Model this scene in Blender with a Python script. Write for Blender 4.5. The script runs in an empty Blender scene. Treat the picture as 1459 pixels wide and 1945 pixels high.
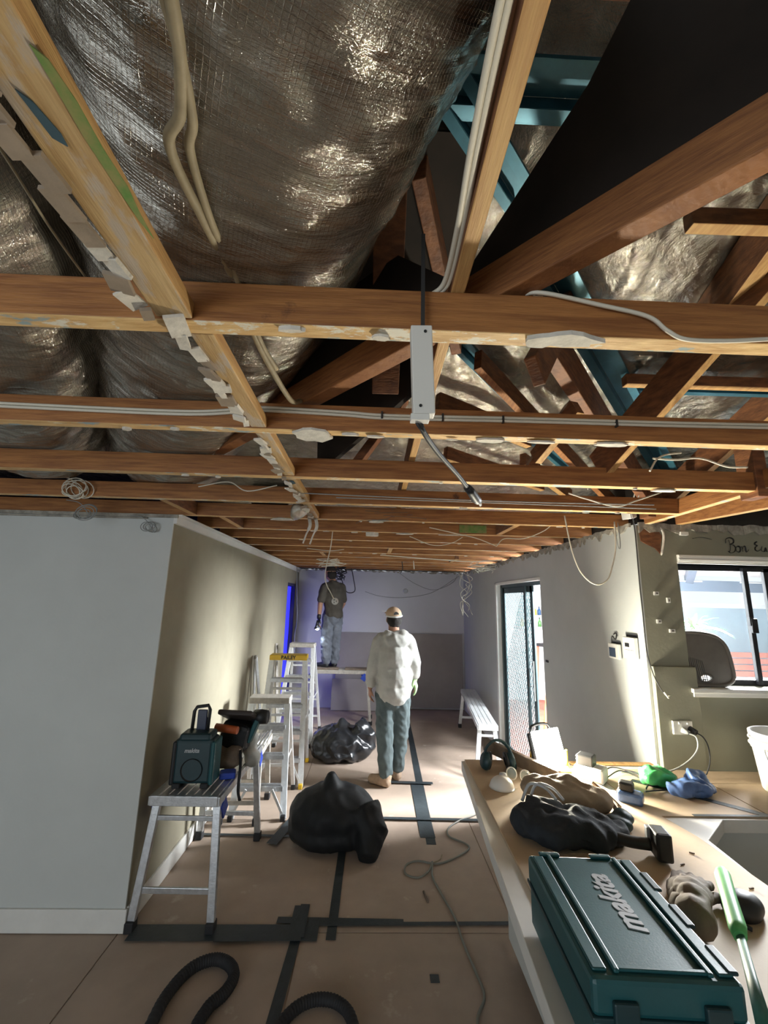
import bpy, bmesh, math, random
import numpy as np
from mathutils import Vector, Matrix, noise
random.seed(7)
S = bpy.context.scene
COL = S.collection
R = math.radians

# ------------------------------------------------------------------ camera
cam_d = bpy.data.cameras.new('camera'); cam = bpy.data.objects.new('camera', cam_d); COL.objects.link(cam)
YAW, PIT, ROL = 0.02632, 0.2044, 0.02398
fwd = Vector((math.sin(YAW)*math.cos(PIT), math.cos(YAW)*math.cos(PIT), math.sin(PIT)))
r0 = Vector((math.cos(YAW), -math.sin(YAW), 0)); u0 = r0.cross(fwd)
rr = math.cos(ROL)*r0 + math.sin(ROL)*u0; uu = -math.sin(ROL)*r0 + math.cos(ROL)*u0
M = Matrix.Identity(4)
for i in range(3):
    M[i][0] = rr[i]; M[i][1] = uu[i]; M[i][2] = -fwd[i]
M[0][3], M[1][3], M[2][3] = 0, 0, 1.85
cam.matrix_world = M
cam_d.sensor_fit = 'VERTICAL'; cam_d.sensor_height = 24.0
cam_d.lens = 810.6/1945*24.0
cam_d.clip_start = 0.02
S.camera = cam

# ------------------------------------------------------------------ world, lights, exposure
S.view_settings.view_transform = 'Standard'; S.view_settings.look = 'None'
S.view_settings.gamma = 1; S.view_settings.use_curve_mapping = False
S.view_settings.exposure = 0.45
W = bpy.data.worlds.new('sky'); S.world = W; W.use_nodes = True
wn = W.node_tree; bg = wn.nodes['Background']
tc = wn.nodes.new('ShaderNodeTexCoord'); sp = wn.nodes.new('ShaderNodeSeparateXYZ'); cr = wn.nodes.new('ShaderNodeValToRGB')
wn.links.new(tc.outputs['Generated'], sp.inputs[0]); wn.links.new(sp.outputs['Z'], cr.inputs[0])
cr.color_ramp.elements[0].color = (.80, .85, .90, 1); cr.color_ramp.elements[1].color = (.62, .76, .95, 1)
wn.links.new(cr.outputs[0], bg.inputs['Color']); bg.inputs['Strength'].default_value = 0.9

def aim(o, loc, target):
    o.location = loc
    o.rotation_euler = (Vector(target)-Vector(loc)).to_track_quat('-Z', 'Y').to_euler()
def area(name, loc, target, size, power, color, sy=None, spread=180):
    l = bpy.data.lights.new(name, 'AREA'); l.energy = power; l.color = color; l.size = size
    if sy: l.shape = 'RECTANGLE'; l.size_y = sy
    l.spread = R(spread)
    o = bpy.data.objects.new(name, l); COL.objects.link(o); aim(o, loc, target); return o
# daylight falling through the sliding door opening, from the open courtyard
area('courtyard_daylight', (4.2, 4.85, 2.3), (1.7, 4.7, 1.0), 1.0, 1150, (.93, .97, 1.0))
area('back_wall_fill', (3.3, 3.55, 2.2), (1.7, 5.1, 1.5), 1.0, 560, (.92, .95, 1.0))  # added fill lamp outside the door, brightens the back wall
# daylight from the big glazed opening behind the camera
area('rear_daylight', (-2.2, -2.7, 1.35), (-1.6, 2.9, 1.2), 2.2, 46, (.84, .93, 1.0), 1.9)

# ------------------------------------------------------------------ materials
MATS = {}
def mat(name, col, rough=.6, metal=0., var=.0, vscale=8., bump=0., bscale=40., col2=None, stretch=None, emit=None, alpha=None, trans=0., spec=None, mul=1., coords='Object', ramp=(.35,.65), subs=0.):
    if name in MATS: return MATS[name]
    m = bpy.data.materials.new(name); m.use_nodes = True; n = m.node_tree.nodes; L = m.node_tree.links
    b = n['Principled BSDF']
    b.inputs['Base Color'].default_value = (*col, 1); b.inputs['Roughness'].default_value = rough; b.inputs['Metallic'].default_value = metal
    if spec is not None: b.inputs['Specular IOR Level'].default_value = spec
    if trans: b.inputs['Transmission Weight'].default_value = trans
    if alpha is not None: b.inputs['Alpha'].default_value = alpha
    if emit: b.inputs['Emission Color'].default_value = (*emit[0], 1); b.inputs['Emission Strength'].default_value = emit[1]
    t = n.new('ShaderNodeTexCoord'); mp = n.new('ShaderNodeMapping'); L.new(t.outputs[coords], mp.inputs[0])
    if stretch: mp.inputs['Scale'].default_value = stretch
    if col2 or var:
        nz = n.new('ShaderNodeTexNoise'); nz.inputs['Scale'].default_value = vscale; nz.inputs['Detail'].default_value = 6; nz.inputs['Roughness'].default_value = .6
        L.new(mp.outputs[0], nz.inputs['Vector'])
        c = n.new('ShaderNodeValToRGB'); L.new(nz.outputs['Fac'], c.inputs[0])
        c2 = col2 or tuple(max(0, x*(1-var)) for x in col)
        c.color_ramp.elements[0].position = ramp[0]; c.color_ramp.elements[1].position = ramp[1]
        c.color_ramp.elements[0].color = (*c2, 1); c.color_ramp.elements[1].color = (*col, 1)
        L.new(c.outputs[0], b.inputs['Base Color'])
    if bump:
        nb = n.new('ShaderNodeTexNoise'); nb.inputs['Scale'].default_value = bscale; nb.inputs['Detail'].default_value = 5
        L.new(mp.outputs[0], nb.inputs['Vector'])
        bp = n.new('ShaderNodeBump'); bp.inputs['Strength'].default_value = bump; bp.inputs['Distance'].default_value = .01
        L.new(nb.outputs['Fac'], bp.inputs['Height']); L.new(bp.outputs[0], b.inputs['Normal'])
    MATS[name] = m; return m
def add_patches(m, color, scale, lo, hi, stretch=None, seed=0.):
    """lay a second noise-masked colour (paint or glue residue) over a material's base colour"""
    n = m.node_tree.nodes; L = m.node_tree.links; b = n['Principled BSDF']
    t = n.new('ShaderNodeTexCoord'); mp = n.new('ShaderNodeMapping'); L.new(t.outputs['Object'], mp.inputs[0]); mp.inputs['Location'].default_value = (seed, seed*2, 0)
    if stretch: mp.inputs['Scale'].default_value = stretch
    nz = n.new('ShaderNodeTexNoise'); nz.inputs['Scale'].default_value = scale; nz.inputs['Detail'].default_value = 8; nz.inputs['Roughness'].default_value = .65; L.new(mp.outputs[0], nz.inputs['Vector'])
    c = n.new('ShaderNodeValToRGB'); c.color_ramp.elements[0].position = lo; c.color_ramp.elements[1].position = hi; L.new(nz.outputs['Fac'], c.inputs[0])
    mx = n.new('ShaderNodeMixRGB'); L.new(c.outputs[0], mx.inputs['Fac'])
    src = b.inputs['Base Color'].links
    if src: L.new(src[0].from_socket, mx.inputs['Color1'])
    else: mx.inputs['Color1'].default_value = b.inputs['Base Color'].default_value
    mx.inputs['Color2'].default_value = (*color, 1); L.new(mx.outputs[0], b.inputs['Base Color']); return m

def wood(name, a, c, vs=5, st=(1, 14, 14)):
    return mat(name, a, .62, 0, vscale=vs, col2=c, stretch=st, bump=.25, bscale=22)
M_woodx = wood('stained_pine_x', (.43, .185, .055), (.24, .09, .027), 5, (1, 14, 14))
add_patches(M_woodx, (.08, .03, .015), 7, .66, .74, seed=3)
M_woody = wood('stained_pine_y', (.43, .185, .055), (.24, .09, .027), 5, (14, 1, 14))
M_pale = wood('pale_lit_pine', (.64, .40, .16), (.46, .25, .09), 5, (14, 1, 14))  # pale pine; timber undersides take lamp light into this colour
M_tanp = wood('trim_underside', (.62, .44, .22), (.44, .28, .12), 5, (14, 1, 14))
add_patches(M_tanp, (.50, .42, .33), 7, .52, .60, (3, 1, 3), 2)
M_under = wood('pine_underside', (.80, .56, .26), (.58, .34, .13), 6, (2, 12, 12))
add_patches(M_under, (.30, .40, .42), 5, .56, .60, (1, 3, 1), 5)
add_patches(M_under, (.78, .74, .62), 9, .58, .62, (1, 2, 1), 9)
M_raft = wood('roof_timber', (.26, .105, .04), (.12, .045, .02), 5, (3, 3, 10))
M_dark = mat('dark_board_and_shade', (.020, .013, .009), .9, var=.5, vscale=6)  # board colour, also used for the shade in the roof void
M_paint = mat('pale_grey_paint', (.60, .62, .60), .75, var=.06, vscale=2, bump=.05, bscale=60)
M_paint_r = mat('grey_wall_paint', (.52, .54, .53), .7, var=.08, vscale=2.2, bump=.05, bscale=50)
M_beige = mat('beige_wall_paint', (.36, .325, .235), .75, var=.12, vscale=3, bump=.05, bscale=50)
M_olive = mat('olive_wall_paint', (.27, .265, .20), .7, var=.12, vscale=3, bump=.06, bscale=50)
M_brown_panel = mat('brownish_sheet', (.33, .30, .28), .7, var=.15, vscale=2)
M_white = mat('white_gloss_trim', (.78, .77, .73), .45, var=.08, vscale=6)
M_plaster = mat('broken_plaster', (.74, .70, .62), .9, var=.25, vscale=25, bump=.4, bscale=60)
M_plaster_o = mat('torn_plaster_edge', (.42, .39, .33), .9, var=.5, vscale=18, bump=.5, bscale=50)
M_board = mat('brown_hardboard', (.43, .335, .265), .72, var=.14, vscale=3.5, bump=.05, bscale=90)
add_patches(M_board, (.62, .55, .48), 3, .62, .75, None, 4)
M_board2 = mat('bench_hardboard', (.55, .42, .29), .65, var=.16, vscale=5, bump=.05, bscale=90)
M_tape = mat('dark_duct_tape', (.035, .045, .05), .5, var=.25, vscale=20, bump=.15, bscale=60)
M_alu = mat('scuffed_aluminium', (.70, .72, .74), .36, .85, var=.22, vscale=30, bump=.08, bscale=120)
M_alu2 = mat('dusty_aluminium', (.52, .49, .44), .6, .35, var=.25, vscale=24)
M_aluw = mat('bright_ladder_aluminium', (.80, .82, .83), .42, .45, var=.12, vscale=30)
M_blue = mat('blue_plastic', (.02, .06, .42), .5, var=.2)
M_black = mat('black_plastic', (.016, .017, .019), .5, var=.3, vscale=20)
M_rubber = mat('black_rubber', (.018, .018, .02), .75)
M_bag = mat('black_bin_liner', (.014, .015, .017), .26, bump=.35, bscale=14, spec=.6)
M_bag2 = mat('matt_black_sack', (.013, .014, .015), .6, bump=.3, bscale=16, spec=.25)
M_teal = mat('teal_tool_plastic', (.012, .085, .095), .45, var=.12, vscale=12, bump=.05, bscale=200)
M_teald = mat('dark_teal_plastic', (.010, .040, .048), .5, var=.2)
M_navy = mat('dark_navy_fabric', (.018, .024, .032), .8, var=.3, vscale=20, bump=.3, bscale=40)
M_grey = mat('grey_lettering', (.42, .43, .44), .5)
M_steel_b = mat('blue_steel_batten', (.045, .17, .24), .38, .35, var=.3, vscale=9)
M_yel = mat('yellow_plastic', (.80, .52, .03), .45, var=.15)
M_green = mat('green_grip', (.10, .42, .12), .5, var=.15, vscale=20)
M_wirew = mat('white_cable_sheath', (.70, .66, .55), .5)
M_wireb = mat('beige_dusty_cable', (.36, .30, .19), .65, var=.2, vscale=40)
M_wired = mat('dark_cable_sheath', (.03, .03, .03), .55)
M_wireg = mat('grey_cable_sheath', (.30, .31, .30), .6)
M_wplas = mat('white_plastic', (.72, .71, .67), .45)
M_skin = mat('skin', (.42, .22, .14), .6, var=.15, vscale=20)
M_hair = mat('dark_hair', (.018, .014, .012), .8)
M_hood = mat('pale_grey_fleece', (.47, .465, .43), .95, var=.15, vscale=10, bump=.3, bscale=30)
M_pant = mat('slate_work_trousers', (.11, .145, .15), .9, var=.35, vscale=8, bump=.3, bscale=24)
M_boot = mat('tan_suede_boot', (.50, .36, .25), .85, var=.3, vscale=14)
M_shirt = mat('brown_grey_tshirt', (.085, .075, .062), .95, var=.3, vscale=9, bump=.3, bscale=24)
M_jean = mat('faded_grey_jeans', (.17, .19, .23), .9, var=.35, vscale=9, bump=.3, bscale=24)
M_glass = mat('window_glass', (.75, .85, .9), .03, alpha=.10)
M_winb = mat('black_aluminium_frame', (.012, .012, .016), .4, .2)
M_red = mat('red_painted_deck', (.55, .16, .10), .7, var=.2, vscale=6)
M_render = mat('pale_rendered_wall', (.34, .42, .47), .85, var=.12, vscale=3)
M_leaf = mat('green_leaf', (.14, .36, .10), .5, var=.4, vscale=10)
M_leath = mat('brown_leather', (.20, .15, .11), .8, var=.3, vscale=12, bump=.3, bscale=30)
M_canvas = mat('tan_canvas', (.34, .27, .20), .85, var=.25, vscale=12, bump=.3, bscale=30)
M_gbag = mat('green_plastic_film', (.10, .60, .18), .35, var=.25, vscale=20, bump=.4, bscale=26)
M_bbag = mat('blue_plastic_film', (.12, .22, .50), .35, var=.3, vscale=20, bump=.4, bscale=26)
M_ink = mat('black_wall_lettering', (.012, .012, .012), .5)
M_orange = mat('orange_red_plastic', (.50, .11, .03), .5, var=.2)
M_door = mat('dark_teal_door_frame', (.055, .085, .09), .45, .3)
M_screen = mat('hazy_door_glass', (.50, .62, .62), .5, trans=.0, alpha=.45)
M_greenp = mat('green_painted_timber', (.12, .26, .06), .75, col2=(.30, .27, .10), vscale=30)
M_bluep = mat('blue_grey_paint_flake', (.05, .10, .13), .7, var=.3)
M_straw = mat('worn_grey_moulded_plastic', (.16, .145, .125), .7, var=.2, vscale=8)

def foil(name, base=(.62, .60, .55), rough=.24, grid=True, crease=1.0, st=(1, 1, 1), bs=9.):
    m = bpy.data.materials.new(name); m.use_nodes = True; n = m.node_tree.nodes; L = m.node_tree.links; b = n['Principled BSDF']
    b.inputs['Metallic'].default_value = .92; b.inputs['Roughness'].default_value = rough; b.inputs['Base Color'].default_value = (*base, 1)
    t = n.new('ShaderNodeTexCoord'); mp = n.new('ShaderNodeMapping'); L.new(t.outputs['UV' if grid else 'Object'], mp.inputs[0]); mp.inputs['Scale'].default_value = st
    nz = n.new('ShaderNodeTexNoise'); nz.inputs['Scale'].default_value = bs; nz.inputs['Detail'].default_value = 8; nz.inputs['Roughness'].default_value = .68; nz.inputs['Distortion'].default_value = .8
    L.new(mp.outputs[0], nz.inputs['Vector'])
    vo = n.new('ShaderNodeTexVoronoi'); vo.inputs['Scale'].default_value = bs*2.0; L.new(mp.outputs[0], vo.inputs['Vector'])
    ad = n.new('ShaderNodeMath'); ad.operation = 'MULTIPLY_ADD'; L.new(vo.outputs['Distance'], ad.inputs[0]); ad.inputs[1].default_value = .35; L.new(nz.outputs['Fac'], ad.inputs[2])
    last = ad
    if grid:
        br = n.new('ShaderNodeTexBrick'); br.offset = 0; mp2 = n.new('ShaderNodeMapping'); L.new(t.outputs['UV'], mp2.inputs[0]); mp2.inputs['Scale'].default_value = (125, 125, 1)
        L.new(mp2.outputs[0], br.inputs['Vector']); br.inputs['Scale'].default_value = 1.; br.inputs['Brick Width'].default_value = 1; br.inputs['Row Height'].default_value = 1
        br.inputs['Mortar Size'].default_value = .12; br.inputs['Mortar Smooth'].default_value = .6
        br.inputs['Color1'].default_value = (1, 1, 1, 1); br.inputs['Color2'].default_value = (1, 1, 1, 1); br.inputs['Mortar'].default_value = (0, 0, 0, 1)
        a2 = n.new('ShaderNodeMath'); a2.operation = 'MULTIPLY_ADD'; L.new(br.outputs['Color'], a2.inputs[0]); a2.inputs[1].default_value = .065; L.new(ad.outputs[0], a2.inputs[2]); last = a2
    bp = n.new('ShaderNodeBump'); bp.inputs['Strength'].default_value = .9*crease; bp.inputs['Distance'].default_value = .02
    L.new(last.outputs[0], bp.inputs['Height']); L.new(bp.outputs[0], b.inputs['Normal'])
    return m
M_duct = foil('ribbed_foil_duct_skin', (.40, .375, .325), .10, True, .85, (1.6, 7.0, 1), 2.6)
M_sark = foil('foil_sarking', (.46, .43, .37), .18, False, 1.0, (1, 1, 1), 10.)

# ------------------------------------------------------------------ mesh toolkit
class MB:
    def __init__(s): s.v = []; s.f = []; s.m = []; s.s = []; s.uv = None
    def add(s, vs, fs, mi=0, sm=False):
        o = len(s.v); s.v += [tuple(v) for v in vs]
        for f in fs: s.f.append(tuple(i+o for i in f)); s.m.append(mi); s.s.append(sm)
        return s
    def box(s, c, d, rot=None, mi=0, mbot=None):
        hx, hy, hz = d[0]/2, d[1]/2, d[2]/2
        vs = [Vector((x, y, z)) for z in (-hz, hz) for y in (-hy, hy) for x in (-hx, hx)]
        if rot is not None:
            rm = rot if isinstance(rot, Matrix) else Matrix.Rotation(rot, 3, 'Z')
            vs = [rm@v for v in vs]
        vs = [v+Vector(c) for v in vs]
        fs = [(4, 5, 7, 6), (0, 1, 5, 4), (1, 3, 7, 5), (3, 2, 6, 7), (2, 0, 4, 6)]
        s.add(vs, fs, mi); o = len(s.v)-8
        s.f.append(tuple(i+o for i in (0, 2, 3, 1))); s.m.append(mi if mbot is None else mbot); s.s.append(False)
        return s
    def b2(s, lo, hi, mi=0, mbot=None):
        return s.box([(a+b)/2 for a, b in zip(lo, hi)], [abs(b-a) for a, b in zip(lo, hi)], None, mi, mbot)
    def bar(s, p0, p1, w, h, up=(0, 0, 1), mi=0, mbot=None):
        p0 = Vector(p0); p1 = Vector(p1); y = (p1-p0); L = y.length; y.normalize(); x = y.cross(Vector(up))
        if x.length < 1e-4: x = Vector((1, 0, 0))
        x.normalize(); z = x.cross(y)
        rm = Matrix((x, y, z)).transposed()
        return s.box((p0+p1)/2, (w, L, h), rm, mi, mbot)
    def tube(s, pts, r, n=8, mi=0, caps=True, flat=1.):
        pts = [Vector(p) for p in pts]; k = len(pts); rs = r if hasattr(r, '__len__') else [r]*k
        T = [(pts[min(i+1, k-1)]-pts[max(i-1, 0)]).normalized() for i in range(k)]
        a = T[0].orthogonal().normalized(); vs = []
        for i in range(k):
            a = (a-T[i]*a.dot(T[i]));
            if a.length < 1e-6: a = T[i].orthogonal()
            a.normalize(); b = T[i].cross(a)
            for j in range(n):
                t = 2*math.pi*j/n; vs.append(pts[i]+(a*math.cos(t)+b*math.sin(t)*flat)*rs[i])
        fs = [(i*n+j, i*n+(j+1) % n, (i+1)*n+(j+1) % n, (i+1)*n+j) for i in range(k-1) for j in range(n)]
        s.add(vs, fs, mi, True)
        if caps:
            o = len(s.v)-k*n
            s.f.append(tuple(o+j for j in range(n))[::-1]); s.m.append(mi); s.s.append(False)
            s.f.append(tuple(o+(k-1)*n+j for j in range(n))); s.m.append(mi); s.s.append(False)
        return s
    def lathe(s, c, prof, n=24, mi=0, axis='Z', rm=None, sm=True):
        vs = []
        for r, z in prof:
            for j in range(n):
                t = 2*math.pi*j/n; v = Vector((r*math.cos(t), r*math.sin(t), z))
                if rm is not None: v = rm@v
                vs.append(v+Vector(c))
        k = len(prof)
        fs = [(i*n+j, i*n+(j+1) % n, (i+1)*n+(j+1) % n, (i+1)*n+j) for i in range(k-1) for j in range(n)]
        return s.add(vs, fs, mi, sm)
    def prism(s, poly, h, fr=None, mi=0, mtop=None):
        """poly: 2-D outline, extruded by h along local Z; fr: 4x4 frame"""
        n = len(poly); fr = fr or Matrix.Identity(4)
        vs = [fr@Vector((x, y, 0)) for x, y in poly]+[fr@Vector((x, y, h)) for x, y in poly]
        s.add(vs, [tuple(range(n))[::-1]], mi); o = len(s.v)-2*n
        s.f.append(tuple(o+n+i for i in range(n))); s.m.append(mi if mtop is None else mtop); s.s.append(False)
        for i in range(n): s.f.append((o+i, o+(i+1) % n, o+n+(i+1) % n, o+n+i)); s.m.append(mi); s.s.append(False)
        return s
    def build(s, name, mats, parent=None, bevel=0, loc=None):
        me = bpy.data.meshes.new(name); me.from_pydata(s.v, [], s.f)
        for m in (mats if isinstance(mats, (list, tuple)) else [mats]): me.materials.append(m)
        me.polygons.foreach_set('material_index', s.m); me.polygons.foreach_set('use_smooth', s.s)
        bm = bmesh.new(); bm.from_mesh(me); bmesh.ops.recalc_face_normals(bm, faces=bm.faces); bm.to_mesh(me); bm.free()
        me.update()
        o = bpy.data.objects.new(name, me); COL.objects.link(o)
        if parent: o.parent = parent
        if loc: o.location = loc
        if bevel:
            b = o.modifiers.new('bevel', 'BEVEL'); b.width = bevel; b.segments = 2; b.limit_method = 'ANGLE'; b.angle_limit = R(40)
        return o
def tag(o, label, cat, group=None):
    o['label'] = label; o['category'] = cat
    if group: o['group'] = group
    return o
def struct(o): o['kind'] = 'structure'; return o
def stuff(o): o['kind'] = 'stuff'; return o
def thing(name, label, cat, loc=(0, 0, 0), rz=0, group=None):
    o = bpy.data.objects.new(name, None); COL.objects.link(o); o.location = loc; o.rotation_euler = (0, 0, rz); o.empty_display_size = .1
    return tag(o, label, cat, group)
def spline(pts, k=8):
    pts = [Vector(p) for p in pts]
    if len(pts) < 3: return pts
    P = [pts[0]*2-pts[1]]+pts+[pts[-1]*2-pts[-2]]; out = []
    for i in range(1, len(P)-2):
        a, b, c, d = P[i-1], P[i], P[i+1], P[i+2]
        for j in range(k):
            t = j/k; out.append(.5*((2*b)+(c-a)*t+(2*a-5*b+4*c-d)*t*t+(3*b-a-3*c+d)*t**3))
    out.append(pts[-1]); return out
def organic(name, fn, mats, voxel=.012, parent=None, smooth=4, disp=0., dscale=.1, loc=None, zs=1.):
    """union of overlapping closed shapes -> one continuous surface"""
    b = MB(); fn(b); o = b.build('tmp', mats)
    md = o.modifiers.new('r', 'REMESH'); md.mode = 'VOXEL'; md.voxel_size = voxel
    if smooth: sm = o.modifiers.new('s', 'SMOOTH'); sm.iterations = smooth; sm.factor = .5
    dg = bpy.context.evaluated_depsgraph_get(); me = bpy.data.meshes.new_from_object(o.evaluated_get(dg))
    bpy.data.objects.remove(o)
    if disp:
        me.calc_loop_triangles(); nv = len(me.vertices); ns = [v.normal.copy() for v in me.vertices]
        for v, nn in zip(me.vertices, ns):
            p = v.co/dscale
            p = Vector((p.x+p.z*.35, p.y, p.z*zs)); q = noise.noise(p)+.5*noise.noise(p*2.1); q2 = 1-2.2*abs(noise.noise(p*.9+Vector((5, 3, 1))))
            v.co += nn*disp*(q*.6+q2*.7)
    me.polygons.foreach_set('use_smooth', [True]*len(me.polygons)); me.materials.clear()
    for m in (mats if isinstance(mats, (list, tuple)) else [mats]): me.materials.append(m)
    me.name = name
    r = bpy.data.objects.new(name, me); COL.objects.link(r)
    if parent: r.parent = parent
    if loc: r.location = loc
    return r
def ball(b, c, rx, ry=None, rz=None, n=14):
    ry = ry or rx; rz = rz or rx; vs = []; fs = []
    vs.append((c[0], c[1], c[2]-rz))
    for i in range(1, n):
        ph = math.pi*i/n-math.pi/2
        for j in range(2*n):
            t = math.pi*j/n; vs.append((c[0]+rx*math.cos(ph)*math.cos(t), c[1]+ry*math.cos(ph)*math.sin(t), c[2]+rz*math.sin(ph)))
    vs.append((c[0], c[1], c[2]+rz)); m = 2*n
    for j in range(m): fs.append((0, 1+(j+1) % m, 1+j)); fs.append((len(vs)-1, 1+(n-2)*m+j, 1+(n-2)*m+(j+1) % m))
    for i in range(n-2):
        for j in range(m): fs.append((1+i*m+j, 1+i*m+(j+1) % m, 1+(i+1)*m+(j+1) % m, 1+(i+1)*m+j))
    b.add(vs, fs, 0, True)
def limb(b, pts, rs, flat=1., n=14):
    b.tube(pts, rs, n, flat=flat)
    for p, r in zip(pts, rs): ball(b, p, r*.99, n=8)
def text_mesh(name, txt, size, mat_, fr, depth=.002, shear=0., bold=0., parent=None, align='CENTER', space=1.):
    c = bpy.data.curves.new(name, 'FONT'); c.body = txt; c.size = size; c.extrude = depth; c.shear = shear; c.offset = bold; c.align_x = align; c.align_y = 'CENTER'; c.space_character = space
    o = bpy.data.objects.new('t', c); COL.objects.link(o)
    dg = bpy.context.evaluated_depsgraph_get(); me = bpy.data.meshes.new_from_object(o.evaluated_get(dg)); bpy.data.objects.remove(o)
    me.transform(fr); me.materials.clear(); me.materials.append(mat_); me.name = name
    r = bpy.data.objects.new(name, me); COL.objects.link(r)
    if parent: r.parent = parent
    return r
def frame(origin, x, y):
    x = Vector(x).normalized(); y = Vector(y); y = (y-x*y.dot(x)).normalized(); z = x.cross(y); m = Matrix.Identity(4)
    for i in range(3): m[i][0] = x[i]; m[i][1] = y[i]; m[i][2] = z[i]; m[i][3] = origin[i]
    return m
def wire(pts, r, m, label, cat='cable', name='cable', k=8, group=None, n=6):
    return tag(MB().tube(spline(pts, k), r, n).build(name, m), label, cat, group)

# ------------------------------------------------------------------ floor
FX0, FX1, FY0, FY1 = -5, 1.82, -3, 8.1
floor = struct(MB().b2((FX0, FY0, -.15), (4.7, 2.8, -.006)).b2((FX0, 2.8, -.15), (FX1, FY1, -.006)).build('floor', M_board))
def sheet(x0, y0, x1, y1):
    g = .003
    MB().b2((x0+g, y0+g, -.006), (x1-g, y1-g, 0)).build('hardboard_sheet', M_board, floor, .002)
for (y0, y1, xs) in ((-.6, .55, (-2.7, -1.35, -.34, .9, 1.8)), (.55, 1.7, (-2.7, -1.35, -.34, .9, 1.8)), (1.7, 2.86, (-3.9, -2.6, -1.35, -.34, .9, 1.8)), (2.86, 4.11, (-1.33, -.155, .9, 1.72)),
                     (4.11, 5.57, (-1.33, -.62, .55, 1.72)), (5.57, 6.09, (-1.33, -.5, .6, 1.72)), (6.09, 7.2, (-1.33, -.5, .63, 1.72)), (7.2, 8.0, (-1.33, .2, 1.72))):
    for a, b_ in zip(xs, xs[1:]): sheet(a, y0, b_, y1)
def tape(p0, p1, w=.055, z=.0008, par=None, t=.0012):
    MB().bar((p0[0], p0[1], z), (p1[0], p1[1], z), w, t).build('tape_strip', M_tape, par or floor)
for i, (a, b_, w) in enumerate([((.53, 3.76), (.60, 6.0), .075), ((.60, 5.9), (.66, 8.0), .07), ((.515, 3.85), (.53, 4.9), .12), ((-.165, 2.8), (-.155, 3.85), .055), ((-.40, 1.9), (-.345, 3.08), .055),
        ((-.49, 2.945), (.25, 2.93), .05), ((-.35, 2.91), (.90, 2.925), .028), ((-1.28, 2.84), (-.24, 2.845), .12), ((-1.33, 3.86), (-.5, 3.84), .03), ((.0, 4.145), (1.72, 4.11), .04),
        ((.03, 4.90), (.70, 4.87), .055), ((-.70, 3.72), (-.60, 4.1), .085), ((-.36, 2.80), (-.36, 3.05), .09), ((-.8, 2.79), (-.33, 2.80), .05)]):
    tape(a, b_, w, .0008+.0013*i)
MB().b2((.355, 2.535, .0005), (.40, 2.58, .004)).build('tape_scrap', M_tape, floor)

# ------------------------------------------------------------------ walls
ZT = 2.378
wf = struct(MB().b2((-5, 2.85, 0), (-1.4505, 2.97, ZT)).build('wall_front', M_paint))
wl = struct(MB().b2((-1.45, 2.97, 0), (-1.33, 6.98, ZT)).b2((-1.45, 7.72, 0), (-1.33, 8.0, ZT)).b2((-1.45, 6.98, 2.10), (-1.33, 7.72, ZT)).b2((-1.45, 2.8605, 0), (-1.33, 2.97, ZT)).build('wall_left', M_beige))
# painted plasterboard return that closes the corner towards the camera
MB().b2((-1.452, 2.8485, .0), (-1.3285, 2.860, ZT-.002)).build('corner_bead', M_paint, wf)
M_back = mat('back_wall_paint', (.60, .60, .62), .75, var=.05, vscale=2)
wb = struct(MB().b2((-1.45, 8.0, 0), (1.82, 8.12, ZT)).build('wall_back', M_back))
wr = struct(MB().b2((1.72, 2.84, 0), (1.82, 4.35, ZT)).b2((1.72, 5.90, 0), (1.82, 8.0, ZT)).b2((1.72, 4.35, 2.10), (1.82, 5.90, ZT)).build('wall_right', M_paint_r))
MB().b2((1.72, 2.72, 0), (1.735, 2.84, ZT)).build('plaster_return', M_paint_r, wr)
WX0, WX1, WZ0, WZ1 = 1.985, 3.4, 1.375, 2.13
ww = struct(MB().b2((1.735, 2.72, 0), (WX0, 2.84, ZT)).b2((WX1, 2.72, 0), (4.7, 2.84, ZT)).b2((WX0, 2.72, 0), (WX1, 2.84, WZ0)).b2((WX0, 2.72, WZ1), (WX1, 2.84, ZT)).build('wall_window', M_olive))
MB().b2((1.7375, 2.685, .90), (2.0, 2.7195, 1.495)).build('boxed_panel', M_olive, ww, .003)
MB().b2((2.0, 2.69, .90), (4.6, 2.7195, 1.335)).build('lower_panel', M_olive, ww, .003)
struct(MB().b2((4.7, -3, 0), (4.82, 2.84, 3.4)).build('wall_east', M_paint_r))
struct(MB().b2((-5.12, -3, 0), (-5, 2.97, 4.0)).build('wall_west', M_paint))
struct(MB().b2((-5.12, -3.12, 0), (-3.4, -3, 4.1)).b2((-1.0, -3.12, 0), (4.82, -3, 4.1)).b2((-3.4, -3.12, 2.3), (-1.0, -3, 4.1)).b2((-3.4, -3.12, 0), (-1.0, -3, .3)).build('wall_south', M_paint))
# boarding that closes the roof space above the walls
struct(MB().b2((1.80, 2.86, 2.40), (1.86, 8.12, 2.95)).b2((1.80, 2.80, 2.40), (4.82, 2.86, 2.95)).b2((-1.45, 8.06, 2.40), (1.86, 8.12, 2.95)).b2((-5.1, 2.98, 0), (-5.0, 8.1, 2.9)).b2((-5.1, 8.06, 0), (-1.45, 8.12, 2.95)).build('trim_1', M_dark))

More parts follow.
